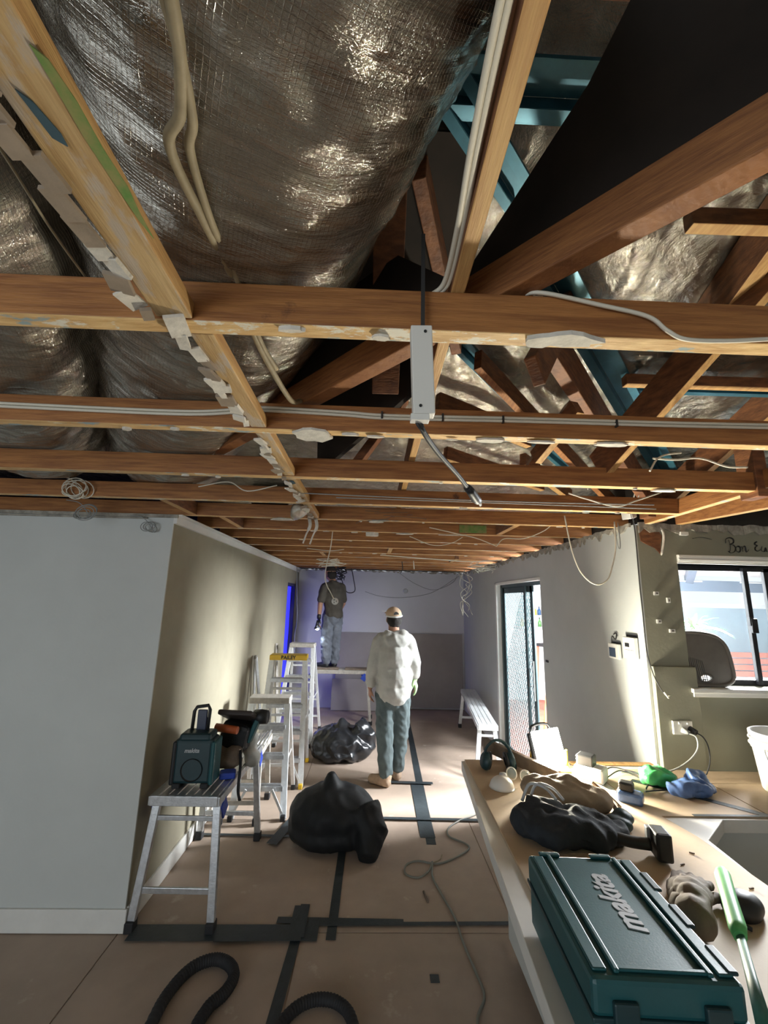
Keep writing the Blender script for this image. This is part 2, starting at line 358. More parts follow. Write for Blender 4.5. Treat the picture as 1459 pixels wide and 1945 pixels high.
# torn plaster along the wall heads
def torn(name, p0, p1, h0, h1, out, parent, seed, thick=.012, step=.035):
    rnd = random.Random(seed); p0 = Vector(p0); p1 = Vector(p1); L = (p1-p0).length; n = int(L/step); d = (p1-p0)/n
    poly = [(i*L/n, -h0-rnd.random()*h1*(rnd.random() > .3)) for i in range(n+1)]
    top = [(i*L/n, .012*rnd.random()) for i in range(n+1)][::-1]
    b = MB(); fr = frame(p0+Vector(out)*.0005, (p1-p0), (0, 0, 1))
    zdir = Vector(fr.col[2][:3]); s = 1 if zdir.dot(Vector(out)) > 0 else -1
    for i in range(n):
        q = [poly[i], poly[i+1], top[n-i-1], top[n-i]]
        b.prism(q, s*thick*(.5+rnd.random()), fr)
    return b.build(name, M_plaster_o, parent)
torn('torn_plaster', (1.72, 2.75, 2.385), (1.72, 7.9, 2.385), .012, .055, (-1, 0, 0), wr, 1)
torn('torn_plaster', (1.745, 2.72, 2.385), (4.6, 2.72, 2.385), .03, .035, (0, -1, 0), ww, 2)
torn('torn_plaster', (-1.33, 7.95, 2.385), (-1.33, 2.9, 2.385), .006, .02, (1, 0, 0), wl, 3, .008)
torn('torn_plaster', (-1.3, 8.0, 2.385), (1.7, 8.0, 2.385), .005, .03, (0, -1, 0), wb, 4)
# hole in the corner plaster showing the brown timber behind
MB().prism([(0, .10), (.05, .11), (.12, .10), (.155, .035), (.14, -.02), (.135, -.085), (.10, -.045), (.045, -.02), (.01, .0)], .004, frame((1.742, 2.7165, 2.27), (1, 0, 0), (0, 0, 1))).build('exposed_timber', M_raft, ww)
MB().tube(spline([(1.875, 2.712, 2.375), (1.905, 2.71, 2.33), (1.90, 2.71, 2.26), (1.878, 2.712, 2.18)], 6), [.008]*18+[.004], 6).build('torn_paper', M_plaster, ww)
# remains of the cornice
cb = struct(MB().bar((-1.318, 7.95, 2.345), (-1.318, 2.845, 2.345), .024, .05).bar((-1.30, 7.95, 2.376), (-1.30, 2.845, 2.376), .05, .010).build('trim_2', M_white))
struct(MB().bar((-5, 2.842, 2.368), (-1.30, 2.842, 2.368), .016, .022).bar((-2.9, 2.835, 2.345), (-1.5, 2.835, 2.349), .006, .01).build('trim_3', M_plaster_o))
# skirtings
struct(MB().b2((-1.3295, 2.862, .004), (-1.314, 6.95, .118)).build('baseboard_left', M_white, None, .003))
struct(MB().b2((-4.9, 2.836, .004), (-1.314, 2.8495, .118)).build('baseboard_front', M_white, None, .003))
struct(MB().b2((1.705, 5.98, .004), (1.7195, 7.98, .118)).build('baseboard_right', M_white, None, .003))

# ------------------------------------------------------------------ roof and ceiling timbers
def roofz(x, y): return max(3.3-.2*y, 2.60)
def patch(x0, x1, y0, y1, nx, ny):
    vs = []; fs = []
    for j in range(ny+1):
        for i in range(nx+1):
            x = x0+(x1-x0)*i/nx; y = y0+(y1-y0)*j/ny; p = Vector((x, y, 0))
            d = .05*(1-2*abs(noise.noise(p*2.2+Vector((3, 1, 0)))))+.025*noise.noise(p*7)+.012*noise.noise(p*19)
            vs.append((x, y, roofz(x, y)+d*.35))
    for j in range(ny):
        for i in range(nx): a = j*(nx+1)+i; fs.append((a, a+1, a+nx+2, a+nx+1))
    return vs, fs
rb = MB(); v, f = patch(-.6, 3.0, .2, 3.0, 150, 120); rb.add(v, f, 0, True)
for q in ((-5.1, -.6, -3.1, 3.0), (3.0, 4.8, -3.1, 3.0), (-.6, 3.0, -3.1, .2), (-5.1, 1.86, 3.0, 8.12)):
    v, f = patch(*q, 40, 40); rb.add(v, f, 0, True)
rb.b2((-5.1, -3.1, 4.02), (4.8, 3.0, 4.1), 1).b2((-5.1, 3.0, 2.95), (1.86, 8.12, 3.0), 1)
ceil = struct(rb.build('ceiling', [M_sark, M_dark]))
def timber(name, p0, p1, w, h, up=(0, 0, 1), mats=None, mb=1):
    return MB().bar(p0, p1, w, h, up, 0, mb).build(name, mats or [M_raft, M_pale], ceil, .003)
JY = [.79, 1.337, 1.885, 2.412, 2.905, 3.41, 3.93]+[3.93+.53*k for k in range(1, 8)]
for i, y in enumerate(JY):
    x1 = 3.2 if i < 2 else 1.79; x0 = -4.2 if i < 5 else -1.40
    sag = .0
    b = MB().b2((x0, y-.0225, 2.388), (x1, y+.0225, 2.478), 0, 1)
    # chop the joist into short runs so that it can bow a little
    o = b.build('ceiling_joist', [M_woodx, M_under], ceil, .003)
# joist ends, short packers and a green-painted block between two joists
for (x, y) in ((1.02, 3.15), (-1.22, 2.66), (-1.05, 3.17), (.2, 4.7), (-.6, 5.2), (1.1, 5.7)):
    timber('nogging', (x, y-.23, 2.433), (x, y+.23, 2.433), .045, .085)
MB().b2((.70, 3.375, 2.40), (.92, 3.386, 2.462)).build('green_painted_block', M_greenp, ceil)
for (y0, y1, xa, xb, w) in ((-.2, .765, -.368, -.405, .07), (.815, 1.312, -.372, -.378, .05), (1.362, 1.86, -.378, -.382, .05), (1.91, 2.387, -.385, -.385, .045), (2.437, 2.88, -.39, -.39, .045)):
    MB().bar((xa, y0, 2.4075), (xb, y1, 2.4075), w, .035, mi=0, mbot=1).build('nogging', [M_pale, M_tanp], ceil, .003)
# paint marks and plaster scraps stuck to the timbers
MB().prism([(-.006, 0), (.004, .012), (.008, .05), (.006, .10), (.009, .15), (.004, .19), (.002, .235), (-.004, .20), (-.007, .14), (-.009, .09), (-.007, .04)], .0015, frame((-.352, .335, 2.387), (1, 0, 0), (-.045, 1, 0))).build('paint_mark', M_greenp, ceil)
MB().prism([(-.012, 0), (-.002, .012), (.006, .045), (.004, .06), (-.008, .05)], .0015, frame((-.392, .375, 2.3865), (1, 0, 0), (-.1, 1, 0))).build('paint_mark', M_bluep, ceil)
MB().prism([(-.01, 0), (.01, .01), (.012, .05), (-.006, .07)], .0015, frame((-.385, 1.93, 2.3865), (1, 0, 0), (0, 1, 0))).build('paint_mark', M_bluep, ceil)
def scrap(c, rx, ry, seed, th=.006, ang=0, m=None, z=None):
    rnd = random.Random(seed); n = 16
    pl = [((rx*(.75+.35*rnd.random()))*math.cos(2*math.pi*i/n), (ry*(.75+.35*rnd.random()))*math.sin(2*math.pi*i/n)) for i in range(n)]
    fr = Matrix.Translation(c) @ Matrix.Rotation(ang, 4, 'Z') @ Matrix.Rotation(rnd.uniform(-.15, .15), 4, 'X')
    return MB().prism(pl, th, fr).build('plaster_scrap', m or M_plaster, ceil)
rnd = random.Random(3)
scrap((-.205, 1.335, 2.376), .068, .05, 1, .008)
scrap((.385, .772, 2.377), .075, .022, 2, .010); scrap((.335, .782, 2.378), .03, .02, 22, .008)
scrap((.385, 1.337, 2.379), .05, .017, 3, .007); scrap((.56, 1.337, 2.379), .05, .014, 4, .006); scrap((.79, 1.337, 2.379), .06, .015, 5, .006); scrap((-.0, 1.337, 2.379), .03, .012, 6, .005)
scrap((.02, 2.912, 2.379), .06, .02, 12); scrap((-.62, 2.91, 2.377), .09, .03, 13)
scrap((.26, 3.40, 2.375), .07, .03, 14); scrap((.62, 3.41, 2.378), .08, .02, 15, .005); scrap((.0, 3.43, 2.36), .055, .03, 16, .03); scrap((1.35, 1.885, 2.378), .06, .02, 17)
for k in range(40):
    y = rnd.choice(JY[:9]); x = rnd.uniform(-.9, 1.5)
    scrap((x, y+rnd.uniform(-.012, .012), 2.380), rnd.uniform(.008, .03), rnd.uniform(.004, .012), 100+k, rnd.uniform(.003, .012), 0)
# strip of plasterboard left hanging beside and under the noggings
y = .15
while y < 2.85:
    dy = rnd.uniform(.02, .06); near = y < .75
    if not any(abs(y+dy/2-j) < .05 for j in JY) or rnd.random() > .5:
        xo = (-.425-.03*(y/.75) if near else -.408)+rnd.uniform(-.008, .012)
        w = (.030 if near and y < .62 else rnd.uniform(.015, .045))
        rot = Matrix.Rotation(rnd.uniform(-.3, .3) if y > .6 else 0, 3, 'Y') @ Matrix.Rotation(rnd.uniform(-.3, .3) if y > .6 else -.06, 3, 'Z')
        MB().box((xo, y+dy/2, 2.381+rnd.uniform(-.004, .004)), (w, dy*1.15, rnd.uniform(.004, .009)), rot).build('plaster_scrap', M_canvas if (near and y < .55) or rnd.random() > .6 else M_plaster, ceil)
    y += dy
for (x, y) in ((-.43, 2.84), (-.39, 2.88)):
    MB().tube(spline([(x, y, 2.39), (x+.01, y, 2.33), (x-.012, y, 2.27), (x-.03, y, 2.21)], 5), [.012]*8+[.006]*8, 6).build('torn_paper', M_plaster, ceil)

# strongback running over the joists
timber('strongback', (.155, -.3, 2.535), (.178, 2.9, 2.535), .030, .11, mats=[M_raft, M_pale])  # paler underside: light from below put into its colour
M_hip = wood('hip_plate_pine', (.34, .14, .045), (.20, .075, .025), 5, (2.5, 2.5, 30))
MB().bar((-.20, .90, roofz(0, .90)-.045), (-.20, 1.9, roofz(0, 1.9)-.045), .96, .010).build('dark_shade_board', M_dark, ceil)  # added dark sheet under the roof, standing in for its shade
# dark board on the diagonal hip plate, also standing in for roof shade
A = Vector((.70, .334, 0)); B = Vector((-.75, 1.918, 0)); dv = (B-A).normalized()
MB().bar((A.x, A.y, 2.535), (B.x, B.y, 2.535), .05, .09, mi=0, mbot=1).build('hip_plate', [M_hip, M_hip], ceil, .003)
def onl(t, z): p = A+dv*t; return (p.x, p.y, z)
nrm = Vector((-dv.y, dv.x, 0))*.012
Lb = (B-A).length
poly = [onl(-.4, 2.58), onl(Lb, 2.58), onl(Lb, 2.9), onl(.95, 2.80), onl(.745, 2.59), onl(.43, 2.86), onl(.34, 2.98), onl(.26, 3.10), onl(-.4, 3.20)]
vs = [Vector(p)-nrm for p in poly]+[Vector(p)+nrm for p in poly]; n = len(poly)
MB().add(vs, [tuple(range(n)), tuple(range(2*n-1, n-1, -1))]+[(i, (i+1) % n, n+(i+1) % n, n+i) for i in range(n)]).build('dark_shade_board', M_dark, ceil)
# added dark sheet standing in for shade between the duct and the strongback
MB().bar((-.30, 2.15, 2.75), (.16, 1.35, 2.86), .02, .55).build('dark_shade_board', M_dark, ceil)
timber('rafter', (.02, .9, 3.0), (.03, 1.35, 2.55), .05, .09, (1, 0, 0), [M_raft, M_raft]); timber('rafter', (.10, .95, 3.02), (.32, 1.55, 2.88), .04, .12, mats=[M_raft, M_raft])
# blue roof battens: channel with turned lips
def channel(p0, p1, w=.075, h=.035):
    p0 = Vector(p0); p1 = Vector(p1); y = (p1-p0).normalized(); x = y.cross(Vector((0, 0, 1))).normalized()
    b = MB().bar(p0+Vector((0, 0, h)), p1+Vector((0, 0, h)), w*.6, .004)
    for s in (-1, 1):
        b.bar(p0+x*s*w*.34+Vector((0, 0, h*.5)), p1+x*s*w*.34+Vector((0, 0, h*.5)), .004, h)
        b.bar(p0+x*s*w*.5, p1+x*s*w*.5, w*.34, .004); b.bar(p0+x*s*w*.68+Vector((0, 0, .004)), p1+x*s*w*.68+Vector((0, 0, .004)), .003, .012)
    return b.build('steel_batten', M_steel_b, ceil)
def rp(x, y, d=.07): return (x, y, roofz(x, y)-d)
channel(rp(.02, .67), rp(.42, 1.05)); channel(rp(.60, 1.26), rp(2.1, 2.82), .095)
channel(rp(.30, 1.56), rp(.74, 2.0), .06); channel(rp(.95, 2.32), rp(1.42, 2.76), .06)
channel(rp(.16, .80), rp(.75, .80), .10); channel(rp(1.24, 1.82), rp(2.9, 1.80), .085)
timber('valley_rafter', rp(.55, 1.30, .22), rp(1.9, 2.78, .2), .05, .17, mats=[M_raft, M_raft]); timber('rafter', rp(.42, 1.61, .13), rp(1.85, 3.08, .12), .035, .09, mats=[M_raft, M_woody])
timber('rafter', rp(.30, 1.94, .1), rp(.85, 2.20, .12), .04, .10); timber('rafter', rp(.42, 2.41, .1), rp(1.15, 2.78, .1), .04, .08)
timber('rafter', rp(.9, 2.45, .1), rp(1.4, 2.92, .1), .04, .08)
timber('purlin', rp(1.12, 1.74, .10), rp(2.9, 1.72, .10), .04, .05); timber('purlin', rp(.92, 1.05, .10), rp(2.3, 1.03, .10), .04, .06)
timber('rafter', rp(.85, .62, .04), rp(-.3, .62, .04), .05, .09, mats=[M_raft, M_raft])
timber('web_strut', (1.075, 1.93, 2.50), (1.36, .80, 3.15), .035, .15); timber('web_strut', (1.86, 2.80, 2.46), (1.96, 1.60, 2.98), .04, .15)
timber('web_strut', (.45, 1.10, 2.50), (.74, 1.42, 3.0), .035, .09); timber('web_strut', (.72, 1.8, 2.49), (.80, 1.55, 2.62), .035, .07)
timber('rafter', (1.27, 1.45, 2.93), (1.16, .75, 3.08), .05, .16)
timber('rafter', (2.25, 2.2, 2.5), (1.95, 1.5, 3.0), .05, .16)
timber('trimmer', (1.83, 1.78, 2.445), (1.80, 2.70, 2.425), .045, .09, mats=[M_woody, M_under]); timber('trimmer', (2.02, 2.72, 2.43), (2.40, 1.35, 2.45), .05, .09, mats=[M_woody, M_pale])
timber('joist_packer', (1.80, 1.9, 2.36), (1.80, 1.9, 2.62), .06, .10, (0, 1, 0), [M_raft, M_raft]); timber('joist_packer', (1.74, 2.6, 2.40), (1.74, 2.6, 2.7), .05, .09, (0, 1, 0), [M_raft, M_raft])
timber('corner_stud', (1.84, 2.66, 2.39), (1.84, 2.66, 2.60), .07, .1, (0, 1, 0), [M_raft, M_raft]); timber('stub', (1.98, 2.10, 2.49), (1.90, 2.0, 2.49), .03, .03)
for x in (-.9, -.1, .75): timber('web_strut', (x, 2.0, 2.48), (x+.25, 2.0, 2.86), .04, .09, (0, 1, 0), [M_raft, M_raft])
for x in (-1.9, -1.35): timber('web_strut', (x, 1.60, 2.50), (x-.7, 1.60, 2.62), .04, .13, (0, 1, 0), [M_woodx, M_woodx])
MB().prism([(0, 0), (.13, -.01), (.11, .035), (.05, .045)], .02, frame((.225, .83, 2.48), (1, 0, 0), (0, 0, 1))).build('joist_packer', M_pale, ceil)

# ------------------------------------------------------------------ foil ducts
def duct(pts, rad, label, seed, squash=.92, u=200, vn=110, amp=1.0, taper=None):
    P = spline(pts, 14); P = [P[0]+(P[-1]-P[0])*0]+P[1:]
    cum = [0];
    for a, b in zip(P, P[1:]): cum.append(cum[-1]+(b-a).length)
    Lt = cum[-1]; vs = []; uv = []
    rn = Vector((seed*3.1, seed*1.7, 0))
    for i in range(u+1):
        s = Lt*i/u; k = max(j for j in range(len(P)-1) if cum[j] <= s+1e-9); t = (s-cum[k])/(cum[k+1]-cum[k]); c = P[k].lerp(P[k+1], t)
        T = (P[min(k+2, len(P)-1)]-P[max(k-1, 0)]).normalized(); X = T.cross(Vector((0, 0, 1))).normalized(); Z = X.cross(T)
        for j in range(vn):
            th = 2*math.pi*j/vn
            q = Vector((math.cos(th)*1.6, math.sin(th)*1.6, s*2.6))+rn
            cr1 = 1-2*abs(noise.noise(Vector((q.x*1.0, q.y*1.0, q.z*1.8+.9*math.cos(th)))))
            cr2 = 1-2*abs(noise.noise(Vector((q.x*1.7, q.y*1.7, q.z*4.5))+Vector((9, 2, 4))))
            d = rad*(1+amp*(.040*noise.noise(q*.9)+.026*cr1+.024*cr2+.010*(1-2*abs(noise.noise(Vector((q.x*2, q.y*2, q.z*13)))))+.008*noise.noise(q*8)))
            if taper: d *= taper(s/Lt)
            v = c+X*math.cos(th)*d+Z*math.sin(th)*d*squash
            # sits down on the joists and bulges a little between them
            if v.z < 2.482:
                g = min(abs(v.y-j_) for j_ in JY); lim = 2.482 if g < .05 else 2.482-min(.05, (g-.05)*.35)
                v.z = max(v.z, lim)
            vs.append(v); uv.append((j/vn*2*math.pi*rad, s))
    fs = [(i*vn+j, i*vn+(j+1) % vn, (i+1)*vn+(j+1) % vn, (i+1)*vn+j) for i in range(u) for j in range(vn)]
    me = bpy.data.meshes.new('flexible_duct'); me.from_pydata(vs, [], fs); me.materials.append(M_duct)
    ul = me.uv_layers.new(name='uv'); k = 0
    for i in range(u):
        for j in range(vn):
            for (a, b_) in ((i, j), (i, j+1), (i+1, j+1), (i+1, j)):
                ul.data[k].uv = (b_/vn*2*math.pi*rad, Lt*a/u); k += 1
    me.polygons.foreach_set('use_smooth', [True]*len(fs)); me.update()
    o = bpy.data.objects.new('flexible_duct', me); COL.objects.link(o)
    return tag(o, label, 'duct')
duct([(.06, .12, 2.82), (-.13, .35, 2.80), (-.47, 1.1, 2.78), (-.83, 1.75, 2.78), (-1.22, 2.5, 2.77)], .33, 'largest silver foil duct in the middle, a beige cable hanging across it', 1, .94, 260, 140)
duct([(-.66, .1, 2.78), (-.90, .5, 2.77), (-1.13, 1.05, 2.76), (-1.50, 1.65, 2.74), (-1.85, 2.3, 2.74)], .30, 'silver foil duct at the left edge beyond the painted timber', 2, .9, 200, 110, 1.5)
duct([(-.78, 3.2, 2.62), (-.7, 3.9, 2.50), (-.66, 4.6, 2.60)], .16, 'small crumpled silver duct above the far left wall', 3, .8, 60, 50, 1.5)
MB_ = MB()
tag(MB().tube(spline([(-.45, 2.6, 2.46), (-.45, 2.66, 2.405), (-.45, 2.72, 2.46)], 5), [.02, .05, .075, .085, .09, .09, .09, .085, .075, .05, .02][:11], 20, flat=.5).build('foil_collar', M_sark), 'round silver foil collar hanging past the end of the ragged timber', 'duct collar')

# ------------------------------------------------------------------ cables and electrical bits overhead
t = thing('led_driver', 'long white driver box with two screws hanging under the nearest joist', 'driver box', (.084, .725, 2.27), 0)
MB().box((0, 0, 0), (.040, .026, .178), Matrix.Rotation(R(-2), 3, 'Y')).build('case', M_wplas, t, .002)
MB().box((-.004, 0, -.094), (.034, .020, .012)).build('end_cap', M_wplas, t, .001)
for x, z in ((.004, .075), (-.004, -.075)): MB().lathe((x, -.0135, z), [(0, 0), (.0028, 0), (.0028, .002)], 10, rm=Matrix.Rotation(R(90), 3, 'X')).build('screw', M_black, t)
tag(MB().bar((.088, .752, 2.60), (.087, .744, 2.35), .008, .003).build('hanger_strap', M_wired), 'thin dark strap holding the white driver box to the nearest joist', 'strap')
t = thing('plug_lead', 'black lead with a plug dangling from the white driver box', 'lead', (.08, .73, 2.18))
MB().tube(spline([(0, 0, 0), (.010, .02, -.018), (.05, .10, -.03), (.11, .20, -.045), (.15, .27, -.058)], 8), .0052, 8).tube(spline([(-.010, 0, .0), (0, .005, -.015), (.012, .02, -.02)], 5), .003, 6).build('lead', M_wired, t)
MB().tube([(.146, .265, -.056), (.16, .285, -.061), (.180, .32, -.070), (.19, .333, -.074)], [.009, .011, .012, .010], 10).build('plug', M_black, t)
for s in (-1, 1): MB().bar((.19, .333+s*.004, -.074), (.202, .352+s*.004, -.080), .003, .005).build('pin', M_alu, t)
tag(MB().tube(spline([(-.215, .18, 2.47), (-.228, .341, 2.462), (-.262, .44, 2.462), (-.296, .485, 2.458), (-.298, .60, 2.465), (-.300, .734, 2.485), (-.298, .80, 2.49), (-.292, .939, 2.455), (-.262, 1.20, 2.44), (-.249, 1.31, 2.486)], 8), .0078, 8)
    .tube(spline([(-.232, .15, 2.48), (-.236, .341, 2.468), (-.252, .45, 2.465), (-.275, .50, 2.468), (-.287, .62, 2.468), (-.291, .74, 2.487), (-.285, .93, 2.458), (-.27, 1.05, 2.45)], 8), .0068, 8).build('cable', M_wireb), 'thick beige dusty cable pair draped in front of the biggest duct', 'cable')
wire([(-.55, .40, 2.49), (-.561, .517, 2.485), (-.588, .66, 2.484), (-.605, .80, 2.484)], .0022, M_wireb, 'thin beige string crossing the left duct')
for dz, lb in ((0, 'upper of the two white cables clipped along the second joist'), (-.011, 'lower of the two white cables clipped along the second joist')):
    wire([(-1.35, 1.309, 2.444+dz), (-.9, 1.308, 2.437+dz), (-.601, 1.308, 2.436+dz), (-.45, 1.308, 2.449+dz), (-.367, 1.308, 2.458+dz), (-.1, 1.308, 2.452+dz), (.05, 1.308, 2.446+dz), (.5, 1.308, 2.452+dz), (1.0, 1.308, 2.455+dz), (1.45, 1.308, 2.462+dz)], .0052, M_wirew, lb, 'cable', k=5)
for x in (.02, .22, .42, .80):
    tag(MB().b2((x-.003, 1.2995, 2.432), (x+.003, 1.312, 2.456)).build('cable_clip', M_wired), {.02: 'leftmost', .22: 'second from left', .42: 'third from left', .80: 'rightmost'}[x]+' dark clip pinning white cables to the second joist', 'clip', 'clips along the second joist')
wire([(.30, .80, 2.50), (.336, .765, 2.483), (.45, .758, 2.455), (.549, .757, 2.432), (.585, .755, 2.40), (.62, .753, 2.380), (.70, .752, 2.379), (.80, .752, 2.388)], .0045, M_wirew, 'white cable looping down the face of the nearest joist at right')
for i, dx in enumerate((0, .009)):
    wire([(.128+dx, .2, 2.498), (.124+dx, .342, 2.498), (.128+dx, .50, 2.498), (.135+dx, .632, 2.498), (.134+dx, .758, 2.495), (.112+dx, .79, 2.488), (.10+dx, .80, 2.483)], .0055, M_wirew, ('left', 'right')[i]+' white cable of the pair beside the yellow strongback')
wire([(1.14, 1.66, 2.40), (1.19, 1.68, 2.46), (1.25, 1.70, 2.49), (1.313, 1.70, 2.50)], .004, M_wirew, 'short curled white cable end above the fourth joist at right')
wire([(1.20, 1.72, 2.478), (1.28, 1.7, 2.468), (1.394, 1.70, 2.478), (1.505, 1.70, 2.445), (1.595, 1.70, 2.445)], .0045, M_wirew, 'wavy white cable over the third joist near the kitchen corner')
wire([(1.05, 2.2, 2.44), (1.149, 2.2, 2.41), (1.305, 2.2, 2.375), (1.42, 2.2, 2.41), (1.56, 2.2, 2.46)], .004, M_wirew, 'sagging white cable ending beside the kitchen corner')
for i, (ya, pts) in enumerate(((2.18, [(-.4, 2.39), (.2, 2.382), (.8, 2.378), (1.5, 2.384)]), (2.24, [(-.2, 2.386), (.5, 2.384), (1.1, 2.38), (1.55, 2.376)]))):
    wire([(x, ya, z) for x, z in pts], .0028, M_wireg, ('nearer', 'farther')[i]+' of two thin grey cables strung between third and fourth joists')
wire([(-.321, 3.5, 2.47), (-.330, 3.5, 2.38), (-.339, 3.5, 2.265), (-.365, 3.5, 2.12), (-.372, 3.5, 2.02), (-.35, 3.5, 1.95), (-.322, 3.5, 1.904), (-.295, 3.5, 1.855)], .0042, M_wirew, 'long pale cable hanging down in front of the man on the plank')
tt = thing('ceiling_rose', 'round pale ceiling fitting dangling at the end of a long cable', 'ceiling fitting', (-.283, 3.5, 1.835))
MB().lathe((0, 0, 0), [(0, -.012), (.022, -.012), (.028, -.006), (.028, .004), (.012, .008), (0, .008)], 20, rm=Matrix.Rotation(R(80), 3, 'X')).build('body', M_wplas, tt)
for a in range(3): MB().lathe((.012*math.cos(a*2.1), -.013, .012*math.sin(a*2.1)), [(0, -.001), (.0045, -.001), (.0045, .003)], 8, rm=Matrix.Rotation(R(80), 3, 'X')).build('terminal', M_straw, tt)
wire([(1.206, 2.6, 2.40), (1.235, 2.6, 2.199), (1.27, 2.6, 2.08), (1.305, 2.6, 2.023), (1.35, 2.6, 1.985), (1.399, 2.6, 1.977), (1.45, 2.6, 2.01), (1.48, 2.6, 2.075), (1.515, 2.6, 2.20), (1.522, 2.6, 2.37)], .0042, M_wirew, 'pale cable hanging in a deep loop in front of the right wall')
wire([(1.535, 2.62, 2.37), (1.54, 2.62, 2.24), (1.55, 2.62, 2.20), (1.56, 2.62, 2.24), (1.555, 2.62, 2.37)], .0028, M_wireg, 'narrow grey cable loop beside the junction box')
t = thing('junction_box', 'small white junction box hanging at the kitchen corner', 'junction box', (1.605, 2.58, 2.415), R(38))
MB().box((0, 0, 0), (.085, .055, .055), Matrix.Rotation(R(-14), 3, 'Y')).build('body', M_wplas, t, .004)
MB().box((0, -.030, 0), (.072, .006, .046), Matrix.Rotation(R(-14), 3, 'Y')).build('lid', M_wplas, t, .002)
for i, dx in enumerate((-.02, .008)):
    wire([(1.62+dx, 2.57, 2.445), (1.615+dx, 2.5, 2.50), (1.61+dx, 2.45, 2.56)], .004, M_wireg, ('left', 'right')[i]+' grey cable rising out of the hanging junction box')
wire([(1.66, 2.62, 2.47), (1.70, 2.69, 2.41), (1.712, 2.70, 2.30), (1.71, 2.702, 2.0), (1.712, 2.702, 1.80), (1.713, 2.702, 1.60), (1.72, 2.69, 1.50), (1.735, 2.675, 1.42), (1.77, 2.675, 1.355), (1.80, 2.675, 1.325)], .0035, M_wired, 'long dark cable running down the kitchen corner')
tag(MB().tube([(1.775, 2.67, 1.352), (1.80, 2.67, 1.318)], .005, 8).tube([(1.795, 2.668, 1.33), (1.812, 2.668, 1.335)], .003, 6).build('cable_end', M_wirew), 'white stripped end of the long dark cable', 'cable end')
# straggling thin cables over the hallway
wl_ = [([(.40, 2.95, 2.36), (.60, 3.0, 2.33), (.744, 3.0, 2.30), (.893, 3.02, 2.25)], .0032, M_wirew, 'pale cable curling to a pointed end below the far joists'),
 ([(.893, 3.02, 2.25), (.96, 3.05, 2.31), (1.10, 3.05, 2.315), (1.22, 3.0, 2.36), (1.30, 2.98, 2.42)], .0032, M_wirew, 'pale cable rising right from that pointed end to the wall head'),
 ([(.30, 3.4, 2.36), (.50, 3.45, 2.30), (.66, 3.5, 2.33), (.75, 3.5, 2.38)], .003, M_wirew, 'short pale cable drooping under a middle far joist'),
 ([(-.9, 2.15, 2.40), (-.75, 2.15, 2.43), (-.65, 2.15, 2.385), (-.5, 2.15, 2.42)], .003, M_wirew, 'short wavy pale cable between joists left of the ragged timber'),
 ([(.1, 5.0, 2.37), (.7, 5.0, 2.34), (1.2, 5.1, 2.33), (1.6, 5.2, 2.37)], .005, M_wirew, 'long pale cable slung across the far hallway joists'),
 ([(-.7, 4.6, 2.38), (-.45, 4.6, 2.36), (-.3, 4.6, 2.38)], .0035, M_wirew, 'thin pale cable under a far joist near the left wall'),
 ([(-.596, 7.4, 2.45), (-.47, 7.4, 2.10), (-.395, 7.4, 1.972), (-.27, 7.4, 2.0), (-.30, 7.4, 2.2), (-.339, 7.4, 2.374)], .008, M_wired, 'dark cable loop hanging behind the man on the plank'),
 ([(-.10, 7.9, 2.0), (.15, 7.9, 1.93), (.503, 7.9, 1.905), (.9, 7.9, 1.95), (1.2, 7.9, 2.05), (1.60, 7.8, 2.32)], .005, M_wireg, 'thin grey cable sagging across the back wall'),
 ([(.5, 7.9, 2.36), (.8, 7.9, 2.17), (1.15, 7.9, 2.06), (1.5, 7.9, 2.2), (1.6, 7.9, 2.37)], .005, M_wireg, 'second grey cable sagging higher across the back wall'),
 ([(-1.26, 7.3, 2.37), (-1.22, 7.3, 1.8), (-1.20, 7.3, 1.5), (-1.24, 7.4, 1.2), (-1.22, 7.5, .8)], .006, M_wireg, 'grey cable hanging beside the blue doorway'),
 ([(.42, 5.9, 2.38), (.43, 5.9, 2.28), (.40, 5.9, 2.22)], .006, M_wired, 'short dark cable stub hanging near the hallway middle'),
 ([(.55, 5.6, 2.37), (.56, 5.6, 2.26)], .006, M_wirew, 'short white cable stub hanging near the hallway middle')]
for pts, r_, m_, lb in wl_: wire(pts, r_, m_, lb)
def tangle(c, s, n, seed, r_, m_, label, k=3, name='cable_tangle'):
    rn = random.Random(seed); b = MB()
    for q in range(n):
        pts = [Vector(c)+Vector((rn.uniform(-1, 1)*s[0], rn.uniform(-1, 1)*s[1], s[2]*(1-2*(j/6))*(.8+.4*rn.random()))) for j in range(7)]
        b.tube(spline(pts, 6), r_, 5, caps=False)
    return tag(b.build(name, m_), label, 'cable tangle')
def coil(c, r0_, n, seed, rr_, m_, label):
    rn = random.Random(seed); b = MB()
    for q in range(n):
        cc = Vector(c)+Vector((rn.uniform(-.03, .03), rn.uniform(-.02, .02), rn.uniform(-.02, .02))); ra = r0_*rn.uniform(.7, 1.1); tl = rn.uniform(-.6, .6)
        pts = [cc+Vector((ra*math.cos(a), ra*math.sin(a)*math.sin(tl), ra*math.sin(a)*math.cos(tl)*.8)) for a in [2*math.pi*i/16 for i in range(17)]]
        b.tube(pts, rr_, 5, caps=False)
    b.tube(spline([Vector(c)+Vector((-.12, 0, .08)), Vector(c)+Vector((-.03, 0, .06)), Vector(c)+Vector((.05, 0, -.03))], 5), rr_, 5)
    return tag(b.build('cable_coil', m_), label, 'cable coil')
coil((-1.66, 2.36, 2.41), .062, 7, 4, .0030, M_wirew, 'untidy coil of pale cable above the white front wall, right one')
coil((-1.80, 2.66, 2.34), .060, 4, 5, .0030, M_wireg, 'looser grey cable coil lower left, against the white front wall')
coil((-1.47, 2.80, 2.28), .045, 3, 6, .0028, M_wireg, 'small grey cable coil near the white wall corner')
